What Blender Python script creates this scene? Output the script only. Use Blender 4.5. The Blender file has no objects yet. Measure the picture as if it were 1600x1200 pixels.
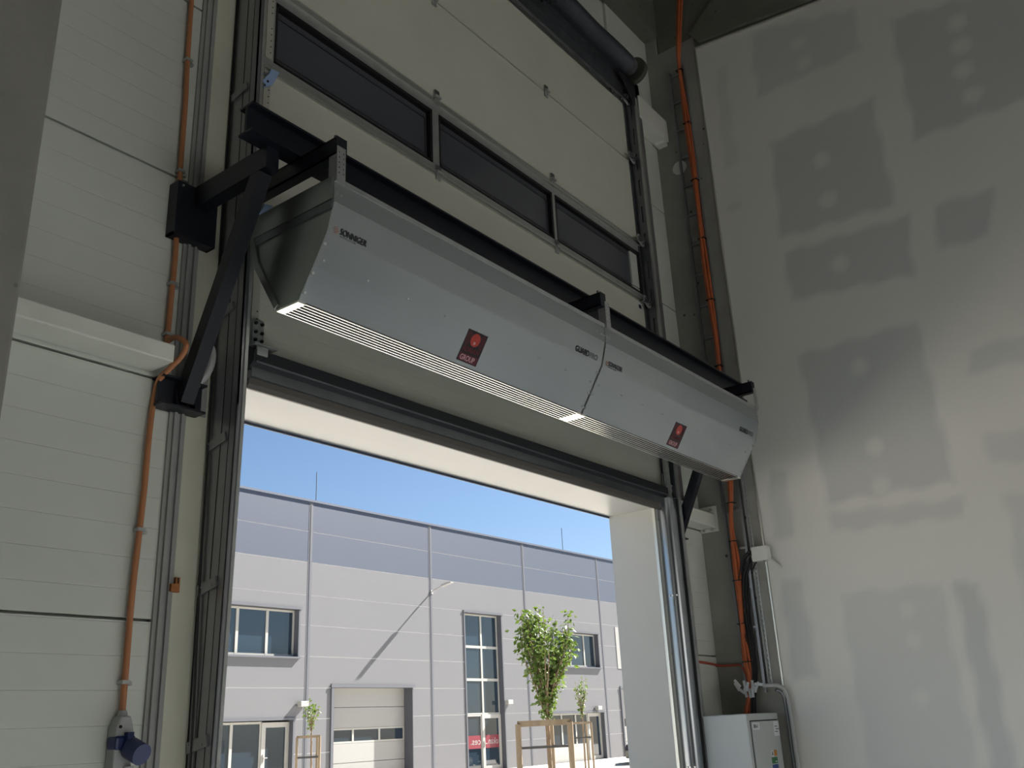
import bpy, bmesh, math, random
from mathutils import Vector, Matrix

# ------------------------------------------------------------------ camera, sky, sun, lights
SC = bpy.context.scene
COL = SC.collection
CAM_LOC = (0.0, -3.0, 1.6)
ROT = ((0.6098014492864081, -0.7912028781767146, -0.046262274188361194),
       (0.24608449520446216, 0.24450386816848027, -0.9379020629418701),
       (0.7533821166368108, 0.560549608880011, 0.34380157404570655))
cd = bpy.data.cameras.new('camera'); cam = bpy.data.objects.new('camera', cd); COL.objects.link(cam)
cd.sensor_width = 36.0; cd.lens = 1470.937 / 1600 * 36.0; cd.clip_start = 0.05; cd.clip_end = 400
m3 = Matrix((ROT[0], [-v for v in ROT[1]], [-v for v in ROT[2]])).transposed()
cam.matrix_world = Matrix.Translation(CAM_LOC) @ m3.to_4x4()
SC.camera = cam

SUN_DIR = Vector((0.725, -0.20, 0.66)).normalized()
w = bpy.data.worlds.new('sky'); SC.world = w; w.use_nodes = True
nt = w.node_tree; nt.nodes.clear()
out = nt.nodes.new('ShaderNodeOutputWorld'); bg = nt.nodes.new('ShaderNodeBackground'); sky = nt.nodes.new('ShaderNodeTexSky')
sky.sky_type = 'NISHITA'; sky.sun_disc = False
sky.sun_elevation = math.asin(SUN_DIR.z); sky.sun_rotation = math.atan2(SUN_DIR.x, SUN_DIR.y)
sky.air_density = 1.0; sky.dust_density = 0.6; sky.ozone_density = 4.5
bg.inputs['Strength'].default_value = 0.14
nt.links.new(sky.outputs[0], bg.inputs[0]); nt.links.new(bg.outputs[0], out.inputs[0])

sl = bpy.data.lights.new('sun', 'SUN'); so = bpy.data.objects.new('sun', sl); COL.objects.link(so)
sl.energy = 26; sl.angle = 0.0093; sl.color = (1.0, 0.95, 0.87)
so.rotation_euler = SUN_DIR.to_track_quat('Z', 'Y').to_euler()

def area(name, loc, target, sx, sy, power, color):
    l = bpy.data.lights.new(name, 'AREA'); l.shape = 'RECTANGLE'; l.size = sx; l.size_y = sy; l.energy = power; l.color = color
    o = bpy.data.objects.new(name, l); COL.objects.link(o); o.location = loc
    o.rotation_euler = (Vector(loc) - Vector(target)).to_track_quat('Z', 'Y').to_euler()
    return o
area('hall_fill_light', (1.0, -15.5, 2.6), (2.5, 0.0, 2.9), 8.0, 3.6, 190.0, (1.0, 0.985, 0.93))  # added fill from behind the camera, no opening modelled there
area('side_fill_light', (-13.0, -7.0, 3.0), (6.0, -1.5, 4.0), 6.0, 4.0, 45.0, (1.0, 0.98, 0.90))  # second added fill, shining across the hall onto the gypsum wall
floor_fill = area('floor_fill_light', (3.2, -3.0, 7.8), (3.2, -2.9, 0.0), 1.6, 1.6, 90.0, (0.95, 0.98, 1.0)); floor_fill.data.spread = math.radians(48)  # unseen fill added over the floor so its bounce lifts the undersides

SC.view_settings.view_transform = 'Standard'; SC.view_settings.look = 'None'
SC.view_settings.gamma = 1.0; SC.view_settings.use_curve_mapping = False
SC.view_settings.exposure = 0.0

# ------------------------------------------------------------------ materials
def mat(name, col, rough=0.6, metal=0.0, var=0.0, vscale=3.0, bump=0.0, bscale=40.0, spec=0.5, stretch=(1, 1, 1), col2=None):
    m = bpy.data.materials.new(name); m.use_nodes = True
    n = m.node_tree; b = n.nodes['Principled BSDF']
    b.inputs['Base Color'].default_value = (*col, 1); b.inputs['Roughness'].default_value = rough
    b.inputs['Metallic'].default_value = metal; b.inputs['Specular IOR Level'].default_value = spec
    tc = n.nodes.new('ShaderNodeTexCoord'); mp = n.nodes.new('ShaderNodeMapping'); mp.inputs['Scale'].default_value = stretch
    n.links.new(tc.outputs['Object'], mp.inputs[0])
    if var > 0 or col2:
        no = n.nodes.new('ShaderNodeTexNoise'); no.inputs['Scale'].default_value = vscale; no.inputs['Detail'].default_value = 6; no.inputs['Roughness'].default_value = 0.6
        n.links.new(mp.outputs[0], no.inputs['Vector'])
        mr = n.nodes.new('ShaderNodeMapRange'); mr.inputs[1].default_value = 0.3; mr.inputs[2].default_value = 0.7
        n.links.new(no.outputs['Fac'], mr.inputs[0])
        mx = n.nodes.new('ShaderNodeMix'); mx.data_type = 'RGBA'
        c2 = col2 or tuple(min(1, c * (1 + var)) for c in col); c1 = col if col2 else tuple(c * (1 - var) for c in col)
        mx.inputs[6].default_value = (*c1, 1); mx.inputs[7].default_value = (*c2, 1)
        n.links.new(mr.outputs[0], mx.inputs[0]); n.links.new(mx.outputs[2], b.inputs['Base Color'])
    if bump > 0:
        nb = n.nodes.new('ShaderNodeTexNoise'); nb.inputs['Scale'].default_value = bscale; nb.inputs['Detail'].default_value = 4
        n.links.new(mp.outputs[0], nb.inputs['Vector'])
        bp = n.nodes.new('ShaderNodeBump'); bp.inputs['Strength'].default_value = bump; bp.inputs['Distance'].default_value = 0.01
        n.links.new(nb.outputs['Fac'], bp.inputs['Height']); n.links.new(bp.outputs[0], b.inputs['Normal'])
    return m

def grooved(name, col, pitch, depth=0.5, rough=0.45, width=0.06, phase=0.0):
    """painted sheet with fine horizontal pressed grooves every `pitch` metres"""
    m = mat(name, col, rough, var=0.05, vscale=1.5)
    n = m.node_tree; b = n.nodes['Principled BSDF']
    ge = n.nodes.new('ShaderNodeNewGeometry'); sp = n.nodes.new('ShaderNodeSeparateXYZ'); n.links.new(ge.outputs['Position'], sp.inputs[0])
    a = n.nodes.new('ShaderNodeMath'); a.operation = 'ADD'; a.inputs[1].default_value = phase; n.links.new(sp.outputs['Z'], a.inputs[0])
    d = n.nodes.new('ShaderNodeMath'); d.operation = 'DIVIDE'; d.inputs[1].default_value = pitch; n.links.new(a.outputs[0], d.inputs[0])
    f = n.nodes.new('ShaderNodeMath'); f.operation = 'FRACT'; n.links.new(d.outputs[0], f.inputs[0])
    s = n.nodes.new('ShaderNodeMath'); s.operation = 'SUBTRACT'; s.inputs[1].default_value = 0.5; n.links.new(f.outputs[0], s.inputs[0])
    ab = n.nodes.new('ShaderNodeMath'); ab.operation = 'ABSOLUTE'; n.links.new(s.outputs[0], ab.inputs[0])
    mr = n.nodes.new('ShaderNodeMapRange'); mr.inputs[1].default_value = 0; mr.inputs[2].default_value = width; n.links.new(ab.outputs[0], mr.inputs[0])
    bp = n.nodes.new('ShaderNodeBump'); bp.inputs['Strength'].default_value = depth; bp.inputs['Distance'].default_value = 0.004
    n.links.new(mr.outputs[0], bp.inputs['Height']); n.links.new(bp.outputs[0], b.inputs['Normal'])
    return m

M = {}
M['wall'] = grooved('white_wall_sheet', (0.63, 0.66, 0.61), 0.1091, 0.45, 0.5, 0.022, 0.02)
M['door'] = grooved('door_sheet', (0.66, 0.66, 0.58), 0.0733, 0.2, 0.42, 0.03)
M['post'] = mat('cream_post', (0.66, 0.66, 0.55), 0.5, var=0.05, vscale=4)
M['flash'] = mat('grey_flashing', (0.33, 0.34, 0.33), 0.5, var=0.08)
M['girt'] = mat('girt_paint', (0.72, 0.73, 0.67), 0.5, var=0.05, vscale=5)
M['reveal'] = mat('reveal_sheet', (0.50, 0.50, 0.475), 0.4, var=0.02)
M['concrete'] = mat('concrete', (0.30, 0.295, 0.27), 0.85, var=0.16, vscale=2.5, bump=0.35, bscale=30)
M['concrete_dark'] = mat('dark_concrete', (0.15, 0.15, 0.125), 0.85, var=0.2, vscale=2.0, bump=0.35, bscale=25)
for cm in (M['concrete'], M['concrete_dark']):
    n_ = cm.node_tree; b_ = n_.nodes['Principled BSDF']; src = b_.inputs['Base Color'].links[0].from_socket
    tc_ = n_.nodes.new('ShaderNodeTexCoord'); vo = n_.nodes.new('ShaderNodeTexVoronoi'); vo.inputs['Scale'].default_value = 7.0
    n_.links.new(tc_.outputs['Object'], vo.inputs['Vector'])
    mr_ = n_.nodes.new('ShaderNodeMapRange'); mr_.inputs[1].default_value = 0.05; mr_.inputs[2].default_value = 0.10
    n_.links.new(vo.outputs['Distance'], mr_.inputs[0])
    mx_ = n_.nodes.new('ShaderNodeMix'); mx_.data_type = 'RGBA'; mx_.inputs[6].default_value = (0.06, 0.058, 0.05, 1)
    n_.links.new(mr_.outputs[0], mx_.inputs[0]); n_.links.new(src, mx_.inputs[7]); n_.links.new(mx_.outputs[2], b_.inputs['Base Color'])
M['black'] = mat('black_steel_paint', (0.007, 0.009, 0.017), 0.42, bump=0.1, bscale=60)
M['rubber'] = mat('black_rubber', (0.013, 0.014, 0.020), 0.6)
M['galv'] = mat('galvanised_steel', (0.46, 0.475, 0.47), 0.36, metal=0.55, var=0.10, vscale=14)
M['cover'] = mat('smooth_galvanised_cover', (0.36, 0.38, 0.41), 0.22, metal=0.9)
M['galv_dark'] = mat('weathered_galvanised_steel', (0.20, 0.21, 0.23), 0.38, metal=0.85, var=0.12, vscale=10)
M['track'] = mat('track_steel', (0.38, 0.39, 0.42), 0.36, metal=0.85, var=0.08, vscale=8, stretch=(1, 1, .2))
M['alu'] = mat('aluminium', (0.60, 0.60, 0.56), 0.32, metal=0.75)
M['cap'] = mat('cream_end_cap', (0.55, 0.55, 0.48), 0.4, metal=0.2)
M['silver'] = mat('silver_paint', (0.50, 0.54, 0.58), 0.20, metal=0.92, var=0.03, vscale=2)
M['silver_flange'] = mat('silver_flange', (0.34, 0.36, 0.37), 0.42, metal=0.6, var=0.04, vscale=3)
M['silver_side'] = mat('aluzinc_side', (0.34, 0.37, 0.355), 0.30, metal=0.85, var=0.1, vscale=5)
M['blade'] = mat('outlet_blade', (0.96, 0.95, 0.90), 0.28, metal=0.9)
M['dark'] = mat('dark_inside', (0.012, 0.012, 0.014), 0.8)
M['glass_door'] = mat('dark_cavity_pane', (0.085, 0.089, 0.108), 0.14, spec=0.6)  # opaque; the dark cavity behind the clear pane is put into the colour
M['window_black'] = mat('black_window_frame', (0.008, 0.008, 0.01), 0.45)
M['orange'] = mat('orange_cable', (0.46, 0.115, 0.04), 0.45, var=0.1, vscale=20)
M['conduit'] = mat('orange_brown_conduit', (0.48, 0.20, 0.09), 0.5, var=0.08, vscale=10)
M['cable_black'] = mat('black_cable', (0.012, 0.012, 0.015), 0.45)
M['cable_red'] = mat('red_cable', (0.42, 0.07, 0.04), 0.5)
M['grey_plastic'] = mat('grey_plastic', (0.40, 0.41, 0.41), 0.4)
M['white_plastic'] = mat('white_plastic', (0.72, 0.72, 0.69), 0.4)
M['blue_plastic'] = mat('blue_plastic', (0.012, 0.028, 0.12), 0.3)
M['hook'] = mat('rusty_orange_plate', (0.42, 0.16, 0.05), 0.6, var=0.2, vscale=30)
M['cabinet'] = mat('cabinet_grey_paint', (0.46, 0.49, 0.49), 0.38, var=0.02)
M['label'] = mat('label_paper', (0.70, 0.72, 0.74), 0.6)
M['ink'] = mat('black_ink', (0.012, 0.012, 0.015), 0.5)
M['ink_grey'] = mat('grey_ink', (0.08, 0.085, 0.09), 0.5)
M['ink_orange'] = mat('orange_ink', (0.45, 0.16, 0.06), 0.5)
M['st_black'] = mat('sticker_black', (0.016, 0.012, 0.018), 0.35)
M['st_red'] = mat('sticker_red', (0.45, 0.045, 0.035), 0.35)
M['st_dkred'] = mat('sticker_dark_red', (0.13, 0.012, 0.02), 0.35)
M['st_pink'] = mat('sticker_pink', (0.62, 0.36, 0.38), 0.4)
M['st_maroon'] = mat('sticker_maroon', (0.085, 0.012, 0.025), 0.35)
M['col_orange'] = mat('sticker_orange', (0.50, 0.22, 0.04), 0.5)
M['col_green'] = mat('sticker_green', (0.03, 0.16, 0.06), 0.5)
M['col_blue'] = mat('sticker_blue', (0.03, 0.06, 0.24), 0.5)
M['floor'] = mat('concrete_floor', (0.62, 0.61, 0.57), 0.6, var=0.1, vscale=1)
M['hallwall'] = mat('hall_wall', (0.45, 0.46, 0.43), 0.7, var=0.05)
M['paving'] = mat('pale_paving', (0.50, 0.46, 0.40), 0.85, var=0.08, vscale=1.2)
M['asphalt'] = mat('asphalt', (0.64, 0.61, 0.55), 0.9, var=0.08, vscale=2)
M['kerb'] = mat('kerb_stone', (0.55, 0.53, 0.48), 0.8, var=0.06)
M['fac_light'] = mat('light_grey_facade', (0.1104, 0.1128, 0.124), 0.5, var=0.02, vscale=.5)
M['fac_dark'] = mat('blue_grey_facade', (0.04, 0.0536, 0.0864), 0.5, var=0.02, vscale=.5)
M['fac_joint'] = mat('facade_joint', (0.42, 0.42, 0.42), 0.5)
M['fac_trim'] = mat('facade_trim', (0.08, 0.0864, 0.104), 0.5)
M['fac_trim_dark'] = mat('facade_roof_trim', (0.056, 0.072, 0.112), 0.5)
M['upvc'] = mat('white_window_profile', (0.336, 0.336, 0.32), 0.4)
M['fac_door'] = mat('white_door_sheet', (0.272, 0.272, 0.268), 0.45)
M['wood'] = mat('pale_stake_wood', (0.184, 0.14, 0.092), 0.75, var=0.2, vscale=8, stretch=(1, 1, .2))
M['bark'] = mat('tree_bark', (0.16, 0.112, 0.072), 0.85, var=0.2, vscale=12)
M['car'] = mat('black_car_paint', (0.02, 0.022, 0.028), 0.12, spec=0.8)
M['car_glass'] = mat('car_glass', (0.02, 0.025, 0.03), 0.05)
M['tyre'] = mat('tyre', (0.02, 0.02, 0.02), 0.8)
M['lamp'] = mat('lamp_grey', (0.42, 0.42, 0.42), 0.4, metal=0.3)
M['strap'] = mat('black_strap', (0.03, 0.03, 0.03), 0.6)
M['reflected_red'] = mat('reflected_red', (0.16, 0.018, 0.03), 0.4)  # colours of the reflection painted on the entrance glass
M['reflected_white'] = mat('reflected_white', (0.30, 0.29, 0.29), 0.4)
# window glass: tinted, mirrors the sky and the hall it faces
g = mat('tinted_glass', (0.018, 0.030, 0.045), 0.03, spec=0.6); M['pane'] = g
gb = g.node_tree.nodes['Principled BSDF']; gb.inputs['IOR'].default_value = 1.6
# leaves
lm = mat('leaf', (0.045, 0.09, 0.013), 0.5, var=0.0, col2=(0.105, 0.155, 0.032), vscale=2.2)
lb = lm.node_tree.nodes['Principled BSDF']; M['leaf'] = lm
tr = lm.node_tree.nodes.new('ShaderNodeBsdfTranslucent'); tr.inputs[0].default_value = (0.10, 0.16, 0.02, 1)
mxs = lm.node_tree.nodes.new('ShaderNodeMixShader'); mxs.inputs[0].default_value = 0.35
lm.node_tree.links.new(lb.outputs[0], mxs.inputs[1]); lm.node_tree.links.new(tr.outputs[0], mxs.inputs[2])
lm.node_tree.links.new(mxs.outputs[0], lm.node_tree.nodes['Material Output'].inputs['Surface'])
# gypsum wall board: colour comes from where joint compound has been spread (vertex attribute), plus trowel mottling
gm = mat('gypsum_board', (0.5, 0.5, 0.48), 0.75)
gn = gm.node_tree; at = gn.nodes.new('ShaderNodeAttribute'); at.attribute_name = 'bare'
no = gn.nodes.new('ShaderNodeTexNoise'); no.inputs['Scale'].default_value = 1.3; no.inputs['Detail'].default_value = 5
tc = gn.nodes.new('ShaderNodeTexCoord'); gn.links.new(tc.outputs['Object'], no.inputs['Vector'])
ma = gn.nodes.new('ShaderNodeMath'); ma.operation = 'MULTIPLY_ADD'; ma.inputs[1].default_value = 0.28; ma.inputs[2].default_value = -0.14
gn.links.new(no.outputs['Fac'], ma.inputs[0])
ad = gn.nodes.new('ShaderNodeMath'); ad.operation = 'ADD'; ad.use_clamp = True
gn.links.new(at.outputs['Fac'], ad.inputs[0]); gn.links.new(ma.outputs[0], ad.inputs[1])
mx = gn.nodes.new('ShaderNodeMix'); mx.data_type = 'RGBA'
mx.inputs[6].default_value = (0.76, 0.75, 0.71, 1); mx.inputs[7].default_value = (0.56, 0.57, 0.565, 1)
gn.links.new(ad.outputs[0], mx.inputs[0]); gn.links.new(mx.outputs[2], gn.nodes['Principled BSDF'].inputs['Base Color'])
M['gypsum'] = gm

# ------------------------------------------------------------------ helpers
def NB(): return bmesh.new()

def box(bm, x0, x1, y0, y1, z0, z1, mtx=None):
    vs = [bm.verts.new((x, y, z)) for x in (x0, x1) for y in (y0, y1) for z in (z0, z1)]
    for f in ((0, 1, 3, 2), (4, 6, 7, 5), (0, 4, 5, 1), (2, 3, 7, 6), (0, 2, 6, 4), (1, 5, 7, 3)):
        bm.faces.new([vs[i] for i in f])
    if mtx is not None:
        for v in vs: v.co = mtx @ v.co
    return vs

def prism(bm, pts, axis, a0, a1):
    """extrude polygon pts (in the two other axes, in order) along axis from a0 to a1"""
    def mk(p, a):
        if axis == 'x': return (a, p[0], p[1])
        if axis == 'y': return (p[0], a, p[1])
        return (p[0], p[1], a)
    A = [bm.verts.new(mk(p, a0)) for p in pts]; B = [bm.verts.new(mk(p, a1)) for p in pts]
    bm.faces.new(A); bm.faces.new(B[::-1]); n = len(pts)
    for i in range(n): bm.faces.new((A[i], B[i], B[(i + 1) % n], A[(i + 1) % n]))

def frame_for(d):
    d = d.normalized(); up = Vector((0, 0, 1)) if abs(d.z) < 0.9 else Vector((1, 0, 0))
    a = d.cross(up).normalized(); return a, a.cross(d).normalized()

def tube(bm, pts, r, seg=8, cap=True):
    pts = [Vector(p) for p in pts]; rs = r if isinstance(r, (list, tuple)) else [r] * len(pts)
    rings = []; a = None
    for i, p in enumerate(pts):
        d = (pts[min(i + 1, len(pts) - 1)] - pts[max(i - 1, 0)])
        if a is None: a, b = frame_for(d)
        else:
            dn = d.normalized(); a = (a - dn * a.dot(dn)).normalized(); b = a.cross(dn).normalized()
        rings.append([bm.verts.new(p + (a * math.cos(t) + b * math.sin(t)) * rs[i]) for t in [2 * math.pi * k / seg for k in range(seg)]])
    for i in range(len(rings) - 1):
        for k in range(seg):
            bm.faces.new((rings[i][k], rings[i][(k + 1) % seg], rings[i + 1][(k + 1) % seg], rings[i + 1][k]))
    if cap: bm.faces.new(rings[0][::-1]); bm.faces.new(rings[-1])

def smooth_path(pts, n=6):
    P = [Vector(p) for p in pts]; P = [P[0] * 2 - P[1]] + P + [P[-1] * 2 - P[-2]]; o = []
    for i in range(1, len(P) - 2):
        for k in range(n):
            t = k / n; a, b, c, d = P[i - 1:i + 3]
            o.append(0.5 * ((2 * b) + (c - a) * t + (2 * a - 5 * b + 4 * c - d) * t * t + (3 * b - a - 3 * c + d) * t ** 3))
    o.append(P[-2]); return o

def bar(bm, p, q, w1, w2, side=Vector((1, 0, 0))):
    """rectangular bar from p to q; w1 wide along `side`, w2 across"""
    p, q = Vector(p), Vector(q); d = (q - p).normalized(); s = (side - d * side.dot(d)).normalized(); t = d.cross(s)
    vs = [bm.verts.new(c + s * (w1 / 2 * a) + t * (w2 / 2 * b)) for c in (p, q) for a, b in ((-1, -1), (1, -1), (1, 1), (-1, 1))]
    bm.faces.new(vs[3::-1]); bm.faces.new(vs[4:])
    for i in range(4): bm.faces.new((vs[i], vs[(i + 1) % 4], vs[4 + (i + 1) % 4], vs[4 + i]))

def empty(name, loc, label=None, cat=None, group=None, kind=None):
    o = bpy.data.objects.new(name, None); COL.objects.link(o); o.location = loc; o.empty_display_size = 0.1
    tag(o, label, cat, group, kind); return o

def tag(o, label=None, cat=None, group=None, kind=None):
    if label: o['label'] = label
    if cat: o['category'] = cat
    if group: o['group'] = group
    if kind: o['kind'] = kind
    return o

def wloc(o):
    v = Vector(o.location)
    while o.parent: o = o.parent; v += Vector(o.location)
    return v

def obj(name, bm, m, parent=None, smooth=False, bevel=0.0, origin=None):
    """link bm (vertices in world coordinates) as one mesh object; a child shares its parent's origin"""
    bmesh.ops.recalc_face_normals(bm, faces=bm.faces)
    if bevel > 0:
        bmesh.ops.bevel(bm, geom=[e for e in bm.edges if len(e.link_faces) == 2 and e.calc_face_angle(0) > 0.5], offset=bevel, segments=2, affect='EDGES', profile=0.5)
    me = bpy.data.meshes.new(name)
    if parent: org = wloc(parent)
    elif origin: org = Vector(origin)
    else:
        cs = [v.co for v in bm.verts]
        org = Vector(((min(c.x for c in cs) + max(c.x for c in cs)) / 2, (min(c.y for c in cs) + max(c.y for c in cs)) / 2, min(c.z for c in cs)))
    for v in bm.verts: v.co -= org
    if smooth:
        for f in bm.faces: f.smooth = True
    bm.to_mesh(me); bm.free(); me.materials.append(m)
    if smooth:
        try: me.set_sharp_from_angle(angle=math.radians(38))
        except Exception: pass
    o = bpy.data.objects.new(name, me); COL.objects.link(o)
    if parent: o.parent = parent
    else: o.location = org
    return o

def bx(name, m, parent, *b, bevel=0.0):
    bm = NB()
    if isinstance(b[0], (tuple, list)):
        for q in b: box(bm, *q)
    else: box(bm, *b)
    return obj(name, bm, m, parent, bevel=bevel)

def subtract(rects, hole):
    o = []; a0, a1, b0, b1 = hole
    for x0, x1, z0, z1 in rects:
        if a1 <= x0 or a0 >= x1 or b1 <= z0 or b0 >= z1: o.append((x0, x1, z0, z1)); continue
        if z0 < b0: o.append((x0, x1, z0, b0))
        if b1 < z1: o.append((x0, x1, b1, z1))
        lo, hi = max(z0, b0), min(z1, b1)
        if x0 < a0: o.append((x0, a0, lo, hi))
        if a1 < x1: o.append((a1, x1, lo, hi))
    return o

def text_obj(name, body, size, mtx, m, parent, offset=0.0, sx=1.0, space=1.0, shear=0.0):
    cu = bpy.data.curves.new(name, 'FONT'); cu.body = body; cu.size = size; cu.extrude = 0.0004; cu.offset = offset
    cu.space_character = space; cu.shear = shear; cu.resolution_u = 4
    t = bpy.data.objects.new(name, cu); COL.objects.link(t)
    dg = bpy.context.evaluated_depsgraph_get()
    me = bpy.data.meshes.new_from_object(t.evaluated_get(dg)); bpy.data.objects.remove(t)
    me.transform(Matrix.Diagonal((sx, 1, 1, 1))); me.transform(mtx)
    me.transform(Matrix.Translation(-wloc(parent))); me.materials.clear(); me.materials.append(m); me.name = name
    o = bpy.data.objects.new(name, me); COL.objects.link(o); o.parent = parent
    return o

def plane_mtx(o, xd, yd):
    xd, yd = Vector(xd).normalized(), Vector(yd).normalized(); z = xd.cross(yd)
    return Matrix.Translation(o) @ Matrix((xd, yd, z)).transposed().to_4x4()

def copy_thing(o, dx, label=None, name=None):
    c = o.copy(); COL.objects.link(c); c.location = Vector(o.location) + Vector(dx)
    if label: c['label'] = label
    for ch in list(o.children):
        k = ch.copy(); COL.objects.link(k); k.parent = c
        for g2 in list(ch.children):
            j = g2.copy(); COL.objects.link(j); j.parent = k
    return c

# ================================================================== THE HALL SHELL
XC = 6.24            # side face of the right concrete column and the gypsum wall
T = 0.345            # thickness of the door wall
DX0, DX1, DH = 2.16, 5.58, 2.955   # door opening

fl = bx('floor', M['floor'], None, -14, 6.6, -18, 0.0, -0.2, 0.0); tag(fl, 'grey concrete hall floor', None, None, 'structure')
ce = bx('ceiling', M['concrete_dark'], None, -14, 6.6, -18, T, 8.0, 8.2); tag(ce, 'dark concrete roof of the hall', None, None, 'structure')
wb = bx('wall_back', M['hallwall'], None, -14, 6.6, -18.2, -18, 0, 8); tag(wb, 'hall wall opposite the door', None, None, 'structure')
wl = bx('wall_left', M['hallwall'], None, -14.2, -14, -18, T, 0, 8); tag(wl, 'far side wall of the hall', None, None, 'structure')

# ---- door wall: core plus insulated panels laid in rows
rows = [0.0, 0.262, 1.135, 2.008, 2.880, 3.753, 4.626, 5.505, 6.378, 7.25, 8.0]
wf = empty('wall_front', (0, 0, 0)); tag(wf, 'door wall of white insulated panels', None, None, 'structure')
core = NB()
for r in subtract([(-14, 6.6, 0, 9.4)], (DX0 - 0.02, DX1 + 0.015, 0, DH + 0.02)): box(core, r[0], r[1], 0.04, T, r[2], r[3])
obj('wall_core', core, M['hallwall'], wf)
for i in range(len(rows) - 1):
    z0, z1 = rows[i] + 0.005, rows[i + 1] - 0.005
    for (a, b) in ((-14, 0.35), (1.05, 1.89), (5.58, XC + 0.05)):
        if a > 5 and z0 < DH: a = 5.60
        bx('wall_panel', M['wall'], wf, a, b, 0.0, 0.045, z0, z1)
for z0, z1 in ((DH, 3.753), (3.753, 4.626), (4.626, 5.505), (5.505, 6.378), (6.378, 7.25), (7.25, 8.0)):
    bx('wall_panel', M['wall'], wf, 2.07, 5.57, 0.02, 0.045, z0 + 0.005, z1 - 0.005)
# outer skin of our own hall, dark grey like its neighbour (seen only in the glass opposite)
sk = NB()
for r in subtract([(-14, 20, 0, 9.7)], (DX0 - 0.02, DX1 + 0.015, 0, DH + 0.02)): box(sk, r[0], r[1], T, T + 0.02, r[2], r[3])
o = obj('outer_sheet', sk, M['fac_dark'], wf)

# ---- cream post and grey flashing strips left of the door
tp = bx('trim_1', M['post'], None, 1.955, 2.060, -0.006, 0.02, 0, 8, bevel=0.004); tag(tp, 'cream steel post beside the left door track', None, None, 'structure')
tf = bx('trim_2', M['flash'], None, (1.885, 1.953, -0.010, 0.01, 0, 8), (1.900, 1.912, -0.020, 0.0, 0, 8), (1.930, 1.940, -0.020, 0.0, 0, 8)); tag(tf, 'ribbed grey flashing between panels and post', None, None, 'structure')
# ---- door opening linings
tr1 = bx('trim_3', M['reveal'], None, 5.575, 5.60, 0.0, T + 0.02, 0, DH + 0.02); tag(tr1, 'pale side lining of the door opening', None, None, 'structure')
tr2 = bx('trim_4', M['reveal'], None, DX0 - 0.02, DX1 + 0.02, 0.0, T + 0.02, DH, DH + 0.025); tag(tr2, 'cream head lining of the door opening', None, None, 'structure')
tr3 = bx('trim_5', M['reveal'], None, DX0 - 0.025, DX0, 0.0, T + 0.02, 0, DH); tag(tr3, 'side lining of the opening behind the left track', None, None, 'structure')
tr4 = bx('trim_6', M['fac_trim_dark'], None, DX0 - 0.05, DX1 + 0.05, T + 0.02, T + 0.028, DH - 0.012, DH + 0.03); tag(tr4, 'dark drip edge over the opening', None, None, 'structure')
tr5 = bx('trim_7', M['alu'], None, 5.562, 5.576, 0.0, 0.02, 0, DH); tag(tr5, 'light edge strip of the right door lining', None, None, 'structure')

# ---- concrete frame
cl = bx('concrete_column', M['concrete'], None, 0.35, 1.10, -0.46, 0.0, 0, 8.0, bevel=0.012)
tag(cl, 'wide smooth concrete column beside the white panels, far from the gypsum wall', 'column')
bm = NB(); prism(bm, [(-0.457, 0), (0.04, 0), (0.04, 8.0), (-0.11, 8.0), (-0.11, 7.05), (-0.457, 7.05)], 'x', XC, XC + 0.36)
cr = obj('concrete_column', bm, M['concrete'], None, bevel=0.008); tag(cr, 'concrete column in the corner carrying the cable ladder', 'column')
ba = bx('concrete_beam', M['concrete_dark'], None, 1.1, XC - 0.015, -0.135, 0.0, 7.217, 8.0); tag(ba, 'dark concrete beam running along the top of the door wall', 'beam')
bm = NB(); prism(bm, [(-0.12, 7.055), (-0.12, 8.0), (-18, 8.0), (-18, 6.2), (-3.2, 6.60), (-1.54, 6.80), (-0.457, 6.945)], 'x', XC + 0.004, XC + 0.33)
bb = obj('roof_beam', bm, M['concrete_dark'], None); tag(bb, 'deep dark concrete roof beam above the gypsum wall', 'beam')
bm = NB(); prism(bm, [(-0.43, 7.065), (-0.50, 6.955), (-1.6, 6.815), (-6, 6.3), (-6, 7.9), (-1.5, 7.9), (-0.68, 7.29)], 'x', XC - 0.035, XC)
obj('haunch', bm, M['concrete_dark'], bb)

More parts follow.
